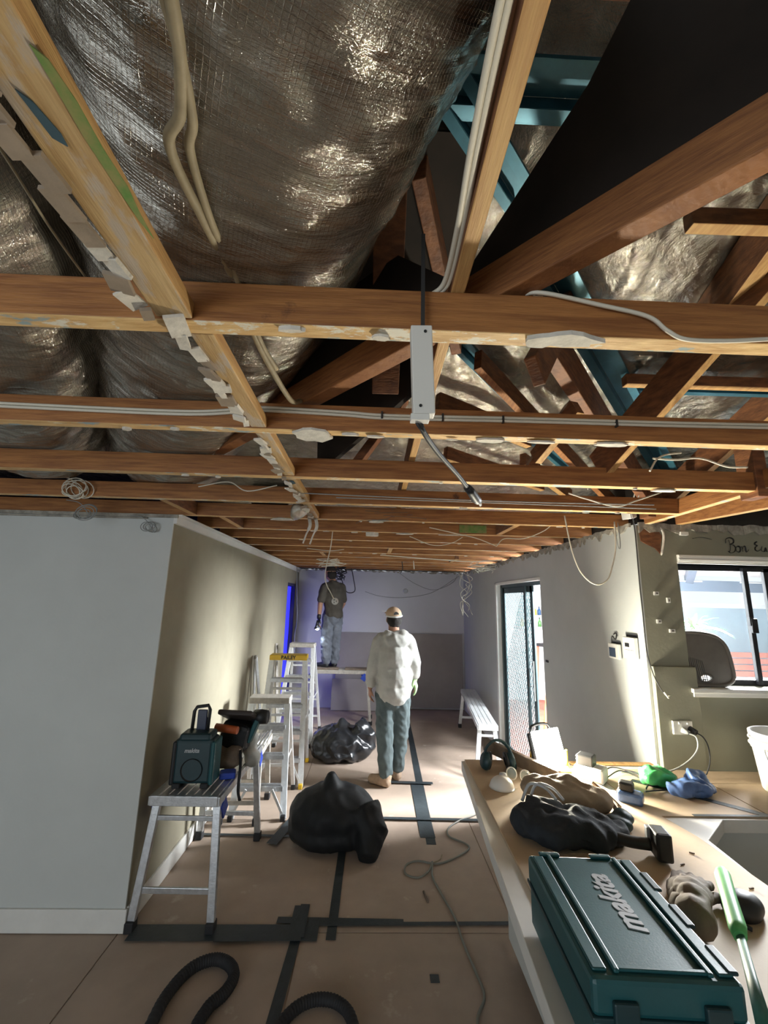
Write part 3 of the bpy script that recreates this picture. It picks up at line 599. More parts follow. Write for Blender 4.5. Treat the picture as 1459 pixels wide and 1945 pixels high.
tangle((1.42, 6.4, 2.0), (.10, .1, .30), 5, 7, .0045, M_wirew, 'white cable tangle hanging at the far right of the hallway')
tangle((1.45, 5.6, 2.30), (.16, .2, .06), 6, 8, .0038, M_wirew, 'white cable tangle caught under the far right joists')
tangle((-.52, 7.35, 2.28), (.10, .1, .10), 5, 9, .008, M_wired, 'dark bunched cables beside the head of the man on the plank')
tangle((-.55, 5.9, 2.34), (.22, .1, .05), 5, 19, .004, M_wirew, 'pale wisps of cable above the man on the plank')
tangle((.12, 2.9, 2.42), (.25, .06, .04), 4, 29, .0016, M_straw, 'dusty fibre strands between joists behind the black plug')

# ------------------------------------------------------------------ fittings on the right wall and the window wall
t = thing('control_panel', 'small wall controller with dark screen hanging by its wires, left', 'controller', (1.70, 3.035, 1.545))
MB().box((0, 0, 0), (.022, .125, .10)).build('case', M_wplas, t, .004); MB().box((-.0125, .01, -.008), (.002, .075, .06)).build('screen', mat('dark_lcd', (.03, .05, .09), .25), t)
MB().tube(spline([(.0, .03, .05), (-.01, .0, .10), (-.005, -.03, .08), (.01, -.02, .12), (.012, .02, .11)], 6), .004, 6).build('wires', M_wired, t)
MB().b2((.012, -.05, .04), (.019, .05, .06)).build('wall_slot', M_black, t)
t = thing('control_panel', 'cream wall controller with small display and flap, right', 'controller', (1.70, 2.845, 1.585))
MB().box((0, 0, 0), (.028, .125, .135)).build('case', M_wplas, t, .004); MB().box((-.0155, .012, .018), (.002, .045, .024)).build('display', M_black, t)
MB().box((-.016, -.01, -.035), (.003, .10, .045)).build('flap', M_white, t, .001); MB().b2((.013, -.06, .068), (.019, .06, .082)).build('wall_slot', M_black, t)
tag(MB().box((1.716, 4.26, 1.315), (.008, .05, .02)).build('door_striker', M_wired), 'small dark latch mark on the wall right of the sliding door', 'latch')
for i, (x, z, w, h, nm) in enumerate(((1.818, 1.935, .028, .022, 'topmost'), (1.892, 1.894, .020, .032, 'second and tallest'), (1.817, 1.762, .026, .024, 'third'), (1.895, 1.706, .034, .022, 'lowest'))):
    o = MB().box((x, 2.712, z), (w, .014, h)).box((x, 2.7045, z), (w*.5, .003, h*.5), None, 1).build('switch_mechanism', [M_wplas, M_straw], None, .001)
    tag(o, nm+' of the small white switch mechanisms left of the window', 'switch')
tag(MB().box((2.04, 2.706, 2.325), (.05, .02, .022)).build('plaster_clip', M_wplas), 'pale clip stuck in the torn plaster above the window', 'clip')
t = thing('power_point', 'white double power point with two plugs on the lower olive wall', 'power point', (1.868, 2.676, 1.155))
MB().box((0, 0, 0), (.118, .014, .075)).build('plate', M_wplas, t, .003)
for x in (-.02, .03): MB().box((x, -.009, .026), (.012, .006, .012)).build('switch', M_white, t, .001)
t = thing('grey_plug', 'grey plug and cord from the power point down to the bench left', 'power cord', (1.868, 2.66, 1.15))
MB().tube([(-.015, 0, -.003), (0.005, -.03, -.012)], [.017, .012], 10).build('plug', M_wireg, t)
MB().tube(spline([(0.0, -.03, -.012), (.03, -.05, -.03), (.02, -.06, -.09), (-.05, -.07, -.15), (-.16, -.08, -.195), (-.30, -.07, -.213), (-.44, -.05, -.215)], 8), .0045, 8).build('cord', M_wireg, t)
t = thing('black_plug', 'black plug and cord dropping from the power point behind the bags', 'power cord', (1.90, 2.66, 1.15))
MB().tube([(0, 0, 0), (.012, -.035, -.008)], [.020, .015], 10).build('plug', M_black, t)
MB().tube(spline([(.012, -.035, -.008), (.04, -.05, -.03), (.055, -.06, -.08), (.045, -.07, -.15), (.02, -.075, -.20), (.01, -.075, -.215)], 8), .0035, 8).build('cord', M_black, t)
# hand-lettered words above the window, continuing out of the picture
t = thing('wall_lettering', 'black script lettering reading Bon on the olive wall above the window', 'lettering', (2.336, 2.7175, 2.21))
def stroke(pts, w=.0055):
    P = spline([(x, 0, z) for x, z in pts], 6); b = MB(); b.tube(P, w, 8, flat=.25); return b.build('letter_stroke', M_ink, t)
stroke([(.010, .085), (.016, .055), (.013, .02), (.004, .004)], .006)
stroke([(-.012, .062), (-.008, .088), (.018, .098), (.040, .088), (.038, .066), (.014, .054), (.036, .050), (.048, .032), (.038, .008), (.014, -.002), (-.004, .008)])
stroke([(.064, .044), (.052, .030), (.056, .010), (.070, .006), (.080, .022), (.076, .040), (.064, .044), (.082, .036), (.092, .040)], .005)
stroke([(.094, .042), (.096, .008)], .005); stroke([(.096, .026), (.106, .044), (.114, .040), (.116, .010), (.126, .010), (.136, .022)], .005)
stroke([(.200, .078), (.186, .070), (.182, .058), (.196, .050), (.182, .040), (.180, .022), (.196, .014), (.212, .022)], .005)
stroke([(.230, .046), (.222, .020), (.240, .014), (.252, .04), (.256, .012)], .005)
tag(MB().tube(spline([(2.10, 2.714, 2.296), (2.15, 2.712, 2.305), (2.20, 2.714, 2.30), (2.23, 2.714, 2.292)], 5), .0015, 5).build('wire_scrap', M_wired), 'thin dark wire scrap on the wall above the window', 'wire')

# ------------------------------------------------------------------ window
win = struct(MB().b2((WX0, 2.80, WZ1-.035), (WX1, 2.83, WZ1)).b2((WX0, 2.80, WZ0), (WX1, 2.83, WZ0+.035)).b2((WX0, 2.80, WZ0), (WX0+.012, 2.83, WZ1)).b2((WX1-.03, 2.80, WZ0), (WX1, 2.83, WZ1)).build('window_1', M_winb))
MB().b2((2.462, 2.775, WZ0+.01), (2.492, 2.80, WZ1-.01)).build('sash_stile', M_winb, win, .002)
MB().b2((2.625, 2.80, WZ0+.01), (2.675, 2.825, WZ1-.01)).build('sash_stile', M_winb, win, .002)
MB().b2((2.458, 2.758, 1.70), (2.498, 2.778, 1.79)).b2((2.452, 2.762, 1.745), (2.47, 2.78, 1.80)).build('window_latch', M_winb, win, .003)
MB().b2((WX0+.01, 2.812, WZ0+.03), (2.47, 2.815, WZ1-.03)).build('pane', M_glass, win); MB().b2((2.50, 2.812, WZ0+.03), (WX1, 2.815, WZ1-.03)).build('pane', M_glass, win)
b = MB(); b.b2((1.982, 2.708, 2.130), (3.4, 2.80, 2.142)).b2((1.982, 2.700, 2.142), (3.5, 2.7195, 2.186)).b2((1.982, 2.695, 2.150), (3.5, 2.70, 2.160)).b2((1.982, 2.695, 2.168), (3.5, 2.70, 2.184))
b.build('window_head', M_white, win, .002)
MB().b2((1.955, 2.665, 1.350), (3.5, 2.80, 1.374)).b2((1.965, 2.680, 1.325), (3.5, 2.72, 1.350)).build('window_sill', M_white, win, .003)
# moulded panel with a hand hole leaning in the window
pt = [(-.16, -.155), (-.10, -.160), (.08, -.165), (.155, -.150), (.185, -.115), (.185, -.06), (.170, .04), (.145, .095), (.10, .132), (.04, .148), (-.05, .155), (-.16, .150)]
pt = [(x, z) for x, _, z in [tuple(v) for v in spline([(a, 0, b_) for a, b_ in pt], 4)]]
hole = [(.008+.035*math.cos(a), -.118+.016*math.sin(a)) for a in [2*math.pi*i/20 for i in range(20)]]
t = thing('moulded_panel', 'brown-grey moulded plastic panel with a hand hole leaning in the window', 'panel', (2.085, 2.735, 1.545))
def ring(outer, inner, y0, y1):
    bm = bmesh.new()
    def loop(p): 
        vs_ = [bm.verts.new((x, 0, z)) for x, z in p]; return [bm.edges.new((vs_[i], vs_[(i+1) % len(vs_)])) for i in range(len(vs_))]
    e = loop(outer)+loop(inner); bmesh.ops.triangle_fill(bm, edges=e, use_beauty=True)
    r_ = bmesh.ops.extrude_face_region(bm, geom=bm.faces[:]); vv = [g for g in r_['geom'] if isinstance(g, bmesh.types.BMVert)]
    bmesh.ops.translate(bm, verts=vv, vec=(0, y1-y0, 0)); bmesh.ops.translate(bm, verts=bm.verts, vec=(0, y0, 0)); bmesh.ops.recalc_face_normals(bm, faces=bm.faces)
    me = bpy.data.meshes.new('shell'); bm.to_mesh(me); bm.free(); return me
me = ring(pt, hole, 0, .012); me.materials.append(M_straw); o = bpy.data.objects.new('shell', me); COL.objects.link(o); o.parent = t
MB().tube([(x*.985, -.004, z*.985) for x, z in pt], .011, 8).build('rolled_rim', M_straw, t)
MB().tube([(x, -.003, z) for x, z in [(.008+.042*math.cos(a), -.118+.023*math.sin(a)) for a in [2*math.pi*i/20 for i in range(21)]]], .006, 6).build('hole_rim', M_straw, t)
b = MB()
for i in range(13): b.bar((-.15+i*.012, -.003, .02-.003*i), (-.135+i*.0125, -.003, -.135), .004, .004)
stuff(b.build('ribs', M_straw, t))

# ------------------------------------------------------------------ sliding security door
dr = struct(MB().b2((1.70, 5.84, 0), (1.83, 5.90, 2.12)).b2((1.70, 4.35, 2.09), (1.83, 5.90, 2.12)).build('door_1', M_white, None, .002))
MB().b2((1.76, 5.78, .03), (1.80, 5.84, 2.09)).b2((1.76, 4.35, 2.05), (1.80, 5.84, 2.09)).b2((1.76, 4.35, 0), (1.80, 5.84, .03)).build('door_frame', M_door, dr)
leaf = MB().b2((1.775, 4.72, .03), (1.795, 4.80, 2.05)).b2((1.775, 5.72, .03), (1.795, 5.78, 2.05)).b2((1.775, 4.72, .03), (1.795, 5.78, .12)).b2((1.775, 4.72, 1.98), (1.795, 5.78, 2.05)).build('screen_leaf', M_door, dr, .003)
MB().b2((1.745, 4.86, .03), (1.765, 4.92, 2.05)).build('inner_stile', M_door, dr, .003)
MB().b2((1.784, 4.80, .12), (1.786, 5.72, 1.98)).build('pane', M_screen, leaf)
b = MB()
for i in range(-16, 30):
    y0, z0 = 4.80, .12+i*.075; 
    for s in (1, -1):
        p0 = Vector((1.779, 4.80, z0 if s > 0 else z0)); k = 1.3*s; ya, yb = 4.80, 5.72
        za = z0; zb = z0+k*(yb-ya)
        def clip(y, z): return y
        if s > 0:
            if za < .12: ya += (.12-za)/k; za = .12
            if zb > 1.98: yb -= (zb-1.98)/k; zb = 1.98
        else:
            if za > 1.98: ya += (1.98-za)/k; za = 1.98
            if zb < .12: yb -= (zb-.12)/k; zb = .12
        if yb-ya > .03 and min(za, zb) >= .119 and max(za, zb) <= 1.981: b.bar((1.779, ya, za), (1.779, yb, zb), .004, .005)
stuff(b.build('diamond_grille', M_door, leaf))
MB().tube([(1.765, 4.83, .98), (1.735, 4.83, .98), (1.735, 4.83, 1.16), (1.765, 4.83, 1.16)], .008, 8).build('door_handle', M_black, dr)
MB().b2((1.76, 4.745, .85), (1.776, 4.775, 1.25)).build('lock_plate', M_alu, leaf)
bl = MB(); 
# blue film over the doorway in the left wall, glowing by itself to stand for light from behind
d2 = struct(MB().b2((-1.45, 6.98, 0), (-1.335, 7.02, 2.10)).b2((-1.45, 7.68, 0), (-1.335, 7.72, 2.10)).b2((-1.45, 6.98, 2.06), (-1.335, 7.72, 2.10)).build('door_2', mat('dark_blue_frame', (.05, .05, .10), .7)))  # dark blue frame around the film
M_bf = mat('glowing_blue_film', (.01, .02, .5), .5, emit=((.035, .035, 1.0), 1.0))
vs = []; fs = []
for i in range(9):
    for j in range(31):
        y_ = 7.03+.64*i/8; z_ = .02+2.03*j/30; vs.append((-1.40+.012*noise.noise(Vector((y_*6, z_*2.5, 1)))-.012*(i % 2), y_, z_))
fs = [(i*31+j, (i+1)*31+j, (i+1)*31+j+1, i*31+j+1) for i in range(8) for j in range(30)]
tag(MB().add(vs, fs, 0, True).build('blue_film_curtain', M_bf), 'glowing blue film covering the doorway in the far left wall', 'curtain')

# ------------------------------------------------------------------ ladders and platforms
def step_ladder(label, loc, rz, H, Wb, Wt, spread, ntread, cap=None, m=None, group=None, lean=0., capname='top_cap'):
    """A-frame: treads on the -Y side, rear frame on the +Y side"""
    m = m or M_aluw; t = thing('step_ladder', label, 'ladder', loc, rz, group)
    yf, yr = -spread*.45, spread*.55; zt = H-.03
    def L(s, f, k): # side s, front/rear, height fraction
        w = (Wb+(Wt-Wb)*k)/2; y = (yf if f else yr)*(1-k)+(-.045 if f else .045)*k; return Vector((s*w, y, zt*k))
    for s in (-1, 1):
        for f in (1, 0):
            b = MB(); p0 = L(s, f, .012); p1 = L(s, f, 1); b.bar(p0, p1, .022, .055 if f else .036, (0, 1, 0) if False else (1, 0, 0))
            o = b.build('rail', m, t, .003)
            MB().box(L(s, f, 0)+Vector((0, 0, .022)), (.04, .065, .045)).build('foot', M_black if not cap else M_yel, o, .006)
    for i in range(ntread):
        k = (i+1)/(ntread+.9)*1.0; a = L(-1, 1, k); c = L(1, 1, k)
        b = MB().box(((a.x+c.x)/2, a.y+.02, a.z), (c.x-a.x-.02, .085, .018)); 
        for j in range(4): b.box(((a.x+c.x)/2, a.y-.012+.02*j, a.z+.011), (c.x-a.x-.03, .007, .005))
        b.box(((a.x+c.x)/2, a.y-.02, a.z-.012), (c.x-a.x-.02, .006, .03)); b.build('tread', M_alu2 if m is M_alu2 else M_alu, t, .001)
    for i in range(max(2, ntread-1)):
        k = (i+.8)/(ntread); a = L(-1, 0, k); c = L(1, 0, k); MB().bar(a, c, .02, .025).build('rear_brace', m, t, .002)
    for s in (-1, 1):
        a = L(s, 1, .45); c = L(s, 0, .45); MB().bar(a, (a+c)/2+Vector((0, 0, -.012)), .004, .022).bar((a+c)/2+Vector((0, 0, -.012)), c, .004, .022).build('spreader', m, t)
        MB().bar(L(s, 1, .03), L(s, 1, .03)*.0+Vector((s*(Wb/2-.11), L(s, 1, .03).y, L(s, 1, 1/(ntread+.9)).z)), .012, .02).build('foot_brace', m, t)
    b = MB().box((0, 0, H-.028), (Wt+.05, .17, .055)); cpo = b.build(capname, cap or M_alu2, t, .008)
    return t, cpo
lad, cp = step_ladder('yellow-topped aluminium step ladder among the ladders by the left wall', (-.89, 5.05, 0), R(3), 1.235, .46, .36, .72, 4, M_yel)
text_mesh('lettering', 'BAILEY', .052, M_black, frame((0, -.0855, 1.207), (1, 0, 0), (0, 0, 1)), .001, bold=.002, parent=lad)
step_ladder('low aluminium step ladder with a flat grey top, nearest the black bags', (-.92, 4.38, 0), R(2), .935, .44, .33, .62, 3, None, M_aluw)
step_ladder('tallest aluminium step ladder, standing farthest back by the blue doorway', (-.93, 6.3, 0), R(-2), 1.24, .46, .30, .8, 5, None, M_aluw)
# narrow folded frame leaning on the left wall
t = thing('folding_frame', 'narrow folded white metal frame leaning on the left wall', 'frame', (-1.24, 5.15, 0), 0)
MB().bar((.04, -.14, .02), (-.055, -.01, 1.18), .022, .03).build('rail', M_aluw, t, .002); MB().bar((.10, .14, .02), (-.05, .02, 1.18), .022, .03).build('rail', M_aluw, t, .002)
MB().bar((.01, -.05, .62), (.03, .08, .62), .012, .02).build('brace', M_aluw, t); MB().box((-.053, .003, 1.185), (.03, .07, .035)).build('hinge', M_alu2, t, .004)
t = thing('trim_length', 'short narrow aluminium length standing against the left wall by the blue doorway', 'metal length', (-1.27, 6.3, 0), 0)
MB().bar((.06, 0, 0), (-.045, .05, 1.22), .05, .02).build('length', M_alu2, t, .002)

def work_platform(label, loc, rz, Wd, Ln, H, nsl, legs, m=None, blue=False, splay=.07, cat='work platform', rails=True):
    """slatted platform along +Y; origin at near end centre on the floor"""
    m = m or M_alu; t = thing('work_platform', label, cat, loc, rz)
    pitch = Wd/nsl
    for i in range(nsl): MB().b2((-Wd/2+i*pitch+.004, 0, H-.012), (-Wd/2+(i+1)*pitch-.004, Ln, H)).build('slat', m, t, .002)
    b = MB().b2((-Wd/2, -.006, H-.055), (Wd/2, .022, H-.001)).b2((-Wd/2, Ln-.022, H-.055), (Wd/2, Ln+.006, H-.001))
    for s in (-1, 1): b.b2((s*Wd/2-.012, 0, H-.055), (s*Wd/2+.012, Ln, H-.006))
    b.build('deck_frame', m, t, .003)
    for (y, dy) in ((.06, -.06), (Ln-.06, .06)):
        if not legs and dy > 0: continue
        for s in (-1, 1):
            p0 = Vector((s*(Wd/2-.02), y, H-.05)); p1 = Vector((s*(Wd/2-.02+splay), y+dy, .03))
            o = MB().bar(p0, p1, .03, .045, (1, 0, 0)).bar(p0+Vector((0, .022, 0)), p1+Vector((0, .022, 0)), .038, .006, (0, 1, 0)).build('leg', m, t, .003)
            MB().box(p1+Vector((0, 0, -.002)), (.05, .06, .055)).build('foot', M_rubber, o, .006)
            if blue: MB().box(Vector((s*(Wd/2+.006), y+.05, H-.10)), (.014, .08, .10), Matrix.Rotation(R(35), 3, 'X')).build('bracket', M_blue, t, .004)
        for k, hh in ((.86, .018), (.30, .022)):
            a = Vector((-(Wd/2-.02+splay*(1-k)), y+dy*(1-k), (H-.05)*k)); c = Vector((-a.x, a.y, a.z)); MB().bar(a, c, .016, hh*1.4).build('rung', m, t, .002)
    return t
work_platform('nearest slatted aluminium work platform carrying the site radio', (-1.07, 2.86, 0), R(-1), .40, .95, .685, 8, True, M_alu, True, .045)
work_platform('second slatted aluminium platform standing just behind the radio platform', (-1.05, 4.02, 0), R(2), .30, .48, .575, 6, True, M_alu2, False, .02)
# high plank in front of the back wall
t = work_platform('high aluminium plank on blue-bracketed legs with a man standing on it', (.05, 7.16, 0), R(90), .30, .95, .775, 6, True, M_alu2, True, .06)
for i in range(2): MB().b2((-.15, .02+.5*i, .776), (.02, .42+.5*i, .80)).build('folded_rag', M_leath, t, .01)
t = work_platform('long narrow aluminium plank trestle beside the sliding door', (1.315, 4.98, 0), R(-6.5), .20, 1.95, .55, 4, True, M_aluw, False, .05, 'trestle')

# ------------------------------------------------------------------ back wall sheets
tag(MB().bar((-.58, 7.955, .66), (1.68, 7.955, .66), .012, 1.24, (0, .04, 1)).build('plasterboard_sheet', M_brown_panel, None, .002), 'large greyish-brown sheet leaning against the back wall', 'sheet')
tag(MB().bar((-.62, 7.80, .26), (.22, 7.80, .26), .012, .50, (0, .09, 1)).build('plasterboard_offcut', M_brown_panel, None, .002), 'low pale sheet offcut leaning behind the high plank', 'sheet')
tag(MB().box((.28, 7.992, 1.66), (.13, .006, .02)).build('wall_bracket', M_wplas), 'tiny white bracket on the back wall left of the capped man', 'bracket')
tag(MB().lathe((.64, 7.98, 2.03), [(0, -.03), (.04, -.02), (.045, .0), (.03, .012)], 14, rm=Matrix.Rotation(R(90), 3, 'X')).build('ventilation_cap', M_wplas), 'small round white fitting high on the back wall', 'fitting')

# ------------------------------------------------------------------ rubbish bags
def bag(name, c, rx, ry, h, peak, seed, m, label, neck=None, dsp=.035):
    rn = random.Random(seed)
    def fn(b):
        ball(b, (0, 0, h*.40), rx, ry, h*.42); ball(b, (0, 0, h*.2), rx*1.02, ry*1.02, h*.24)
        ball(b, (rx*.45, -ry*.2, h*.28), rx*.62, ry*.7, h*.30); ball(b, (-rx*.4, ry*.1, h*.30), rx*.60, ry*.7, h*.32)
        b.tube([(peak[0]*.3, peak[1]*.3, h*.45), (peak[0]*.7, peak[1]*.7, h*.75), (peak[0], peak[1], h*1.0)], [min(rx, ry)*.85, min(rx, ry)*.42, min(rx, ry)*.10], 14)
        if neck: b.tube([Vector(p) for p in neck[0]], neck[1], 12)
    o = organic(name, fn, m, .016, None, 3, dsp, .13, c)
    for v in o.data.vertices: v.co.z = max(v.co.z, .003+.004*noise.noise(v.co*9))
    return tag(o, label, 'rubbish bag')
bag('rubbish_sack', (-.25, 3.80, 0), .34, .26, .49, (-.02, -.02), 1, M_bag2, 'nearest full black rubbish sack on the floor before the radio platform', ([(.22, -.08, .24), (.30, -.16, .12), (.28, -.30, .03)], [.16, .14, .06]), .013)
bag('rubbish_sack', (-.31, 5.62, 0), .35, .28, .42, (-.0, .0), 2, M_bag, 'shiny black rubbish bag behind, near the booted man', ([(.18, 0, .30), (.34, -.05, .22), (.40, -.08, .12)], [.16, .12, .05]), .032)
tag(MB().box((-.33, 4.85, .006), (.03, .022, .006), R(20)).build('plaster_crumb', M_plaster), 'white plaster crumb on the floor between the black bags', 'debris')

# ------------------------------------------------------------------ people
def hand(b, w, d, side, s=1.0, curl=.5, palm=None):
    """w wrist, d direction fingers point, palm: palm normal"""
    d = Vector(d).normalized(); p = Vector(palm or (0, 1, 0)); p = (p-d*p.dot(d)).normalized(); x = d.cross(p)*side
    w = Vector(w); pc = w+d*.045*s
    for k in range(4):
        o = (k-1.5)*.0195*s; b.tube([w+x*o*.7, w+d*.085*s+x*o], [.0135*s, .0125*s], 10); ball(b, w+d*.085*s+x*o, .0125*s, n=6)
        ln = (.036, .043, .040, .031)[k]*s; q0 = w+d*.085*s+x*o; d1 = (d+p*curl).normalized(); q1 = q0+d1*ln; d2 = (d*.6+p*(curl*1.8)).normalized(); q2 = q1+d2*ln*.8
        limb(b, [q0, q1, q2], [.0105*s, .0095*s, .0078*s], n=8)
    t0 = w+d*.02*s-x*.026*s; t1 = t0+(d*.6-x*.7+p*.3).normalized()*.040*s; t2 = t1+(d+p*.5).normalized()*.032*s
    limb(b, [w+d*.015*s, t0, t1, t2], [.015*s, .0145*s, .012*s, .009*s], n=8)
def person(root, J, sc=1.0):
    """J: dict of joints -> body mesh"""
    def fn(b):
        hd = J['head']; up = Vector(J.get('headup', (0, 0, 1))).normalized(); f = Vector(J['face']).normalized(); f = (f-up*f.dot(up)).normalized(); sd = f.cross(up)
        rm = Matrix((sd, f, up)).transposed(); tb = MB(); ball(tb, (0, 0, .02), .076, .093, .098); ball(tb, (0, .025, -.045), .058, .066, .07)
        ball(tb, (0, .098, -.022), .011, .018, .022, 8); ball(tb, (0, .082, -.06), .022, .012, .009, 8); ball(tb, (0, .082, -.064), .02, .012, .006, 8)
        for s in (-1, 1): ball(tb, (s*.078, -.002, -.012), .010, .018, .030, 8); ball(tb, (s*.030, .084, .012), .017, .010, .010, 8)
        b.add([rm@Vector(v)+Vector(hd) for v in tb.v], tb.f, 0, True)
        limb(b, [J['neck'], Vector(hd)+Vector((0, 0, -.03))], [.062, .056])
        limb(b, [J['pelvis'], J['waist'], J['chest'], J['neck']], [.145, .13, .15, .07], .68)
        for s in 'lr':
            limb(b, [J['sh'+s], J['el'+s], J['wr'+s]], [.055, .043, .028]); limb(b, [J['chest'], J['sh'+s]], [.10, .06])
            limb(b, [J['hip'+s], J['kn'+s], J['an'+s]], [.088, .060, .042]); 
            a = Vector(J['an'+s]); tn = Vector(J['to'+s]); limb(b, [a+Vector((0, 0, -.035)), (a+tn)/2+Vector((0, 0, -.035)), tn], [.04, .038, .028])
            hand(b, J['wr'+s], J['hd'+s], -1 if s == 'l' else 1, 1.0, J.get('curl', .45), J.get('palm'+s))
    return organic('body', fn, M_skin, .0075, root, 3)
def hat_hair(hd, up, f, root, m, name, grow=1.06, zc=.02, cut=None):
    hd = Vector(hd); up = Vector(up).normalized(); f = Vector(f).normalized(); f = (f-up*f.dot(up)).normalized(); sd = f.cross(up); rm = Matrix((sd, f, up)).transposed()
    return hd, rm
# --- the man in the pale hoodie, seen from behind
px, py = .27, 4.86
t = thing('person', 'person in pale grey hoodie, slate trousers, tan boots and cap, seen from behind', 'person', (px, py, 0), R(0))
J = dict(head=(-.005, .03, 1.655), headup=(-.02, -.16, 1), face=(-.25, 1, .18), neck=(.0, .0, 1.50), chest=(.005, -.01, 1.30), waist=(.01, 0, 1.08), pelvis=(.01, .0, .93),
 shl=(-.165, -.01, 1.40), ell=(-.215, -.03, 1.14), wrl=(-.245, .02, .93), hdl=(-.02, .12, -1), palml=(1, .2, 0), shr=(.175, -.02, 1.41), elr=(.225, .02, 1.18), wrr=(.235, .10, 1.02), hdr=(.25, .05, -1), palmr=(-1, .3, 0),
 hipl=(-.075, 0, .90), knl=(-.075, -.02, .50), anl=(-.055, -.06, .10), tol=(-.19, .02, .035), hipr=(.085, 0, .90), knr=(.085, .04, .50), anr=(.065, .12, .10), tor=(.02, .29, .035))
person(t, J)
def hood(b):
    limb(b, [(.01, 0, .93), (.012, -.01, 1.06), (.01, -.015, 1.25), (.005, -.01, 1.37)], [.195, .20, .195, .150], .70)
    b.tube([(.01, 0, .87), (.01, 0, .95)], [.175, .19], 20, flat=.74); limb(b, [(-.13, -.01, 1.42), (.14, -.015, 1.42)], [.085, .085])
    limb(b, [(-.155, -.01, 1.40), (-.215, -.035, 1.15), (-.24, .01, .985)], [.080, .072, .056]); limb(b, [(.160, -.02, 1.405), (.225, .015, 1.19), (.24, .075, 1.07)], [.078, .072, .056])
    ball(b, (.02, -.115, 1.43), .135, .065, .07); ball(b, (.09, -.08, 1.49), .065, .055, .05); ball(b, (-.06, -.09, 1.475), .06, .05, .04); limb(b, [(-.075, -.05, 1.49), (.0, -.085, 1.475), (.09, -.06, 1.50)], [.045, .048, .045]); limb(b, [(-.07, .05, 1.47), (.07, .05, 1.47)], [.045, .045])
organic('hoodie', hood, M_hood, .010, t, 5, .009, .09, None, .4)
def pants(b):
    limb(b, [(.0, 0, .96), (.0, 0, .86)], [.155, .15], .75)
    limb(b, [(-.078, 0, .88), (-.080, -.02, .50), (-.062, -.055, .14)], [.108, .090, .070]); limb(b, [(.085, 0, .88), (.088, .04, .50), (.070, .11, .14)], [.105, .088, .068])
organic('trousers', pants, M_pant, .011, t, 3, .011, .06, None, .6)
def boots(b):
    for a, tn in (((-.055, -.06), (-.20, .02)), ((.065, .12), (.02, .30))):
        limb(b, [(a[0], a[1], .17), (a[0], a[1], .09)], [.052, .052]); limb(b, [(a[0], a[1]-.01, .05), ((a[0]+tn[0])/2, (a[1]+tn[1])/2, .052), (tn[0], tn[1], .045)], [.050, .050, .043])
o = organic('boots', boots, M_boot, .008, t, 2, .005, .04)
for v in o.data.vertices: v.co.z = max(v.co.z, .002)
hd = Vector(J['head']); up = Vector(J['headup']).normalized(); f_ = Vector(J['face']).normalized(); f_ = (f_-up*f_.dot(up)).normalized(); sd = f_.cross(up); rm = Matrix((sd, f_, up)).transposed()
def cap_mesh(b):
    tb = MB(); n = 20; pr = [(.088*math.cos(a), .105*math.cos(a), .03+.085*math.sin(a)) for a in [R(q) for q in (0, 15, 30, 45, 60, 75, 88)]]
    vs = []
    for rx, ry, z in pr:
        for j in range(n): th = 2*math.pi*j/n; vs.append(rm@Vector((rx*math.cos(th), ry*math.sin(th), z+.015))+hd)
    b.add(vs, [(i*n+j, i*n+(j+1) % n, (i+1)*n+(j+1) % n, (i+1)*n+j) for i in range(6) for j in range(n)]+[tuple(6*n+j for j in range(n))], 0, True)
cb_ = MB(); cap_mesh(cb_); o = cb_.build('cap', mat('tan_cap_cloth', (.60, .42, .28), .85, var=.2, vscale=20), t)
md = o.modifiers.new('s', 'SOLIDIFY'); md.thickness = .004
bb = MB(); pl = [(.078*math.cos(a), .09+.075*math.sin(a)) for a in [math.pi*i/12 for i in range(13)]]; bb.prism(pl, .004, Matrix.Translation(hd) @ rm.to_4x4() @ Matrix.Translation((0, 0, .045))).build('peak', MATS['tan_cap_cloth'], t)
MB().tube([rm@Vector((.090*math.cos(a), .107*math.sin(a), .038))+hd for a in [math.pi+math.pi*i/14 for i in range(15)]], .010, 8, flat=.5).build('cap_strap', M_white, t)
MB().add([rm@Vector((.030*math.cos(a), -.098+.0+.012*math.sin(a)**2, .062+.030*math.sin(a)*1.0))+hd+rm@Vector((0, -.004, 0)) for a in [math.pi*i/10 for i in range(11)]], [tuple(range(11))]).build('cap_opening', M_black, t)
def hair(b):
    tb = MB(); ball(tb, (0, -.020, -.008), .084, .086, .072); ball(tb, (0, -.04, -.055), .062, .05, .05); b.add([rm@Vector(v)+hd for v in tb.v], tb.f, 0, True)
organic('hair', hair, M_hair, .009, t, 2, .004, .02)
def glove(b):
    limb(b, [(.235, .09, 1.035), (.238, .10, 1.01)], [.036, .036]); hand(b, (.236, .10, 1.02), (.25, .05, -1), 1, 1.16, .35, (-1, .3, 0))
organic('work_glove', glove, mat('pale_green_glove', (.42, .62, .30), .8, var=.2, vscale=20), .008, t, 1)
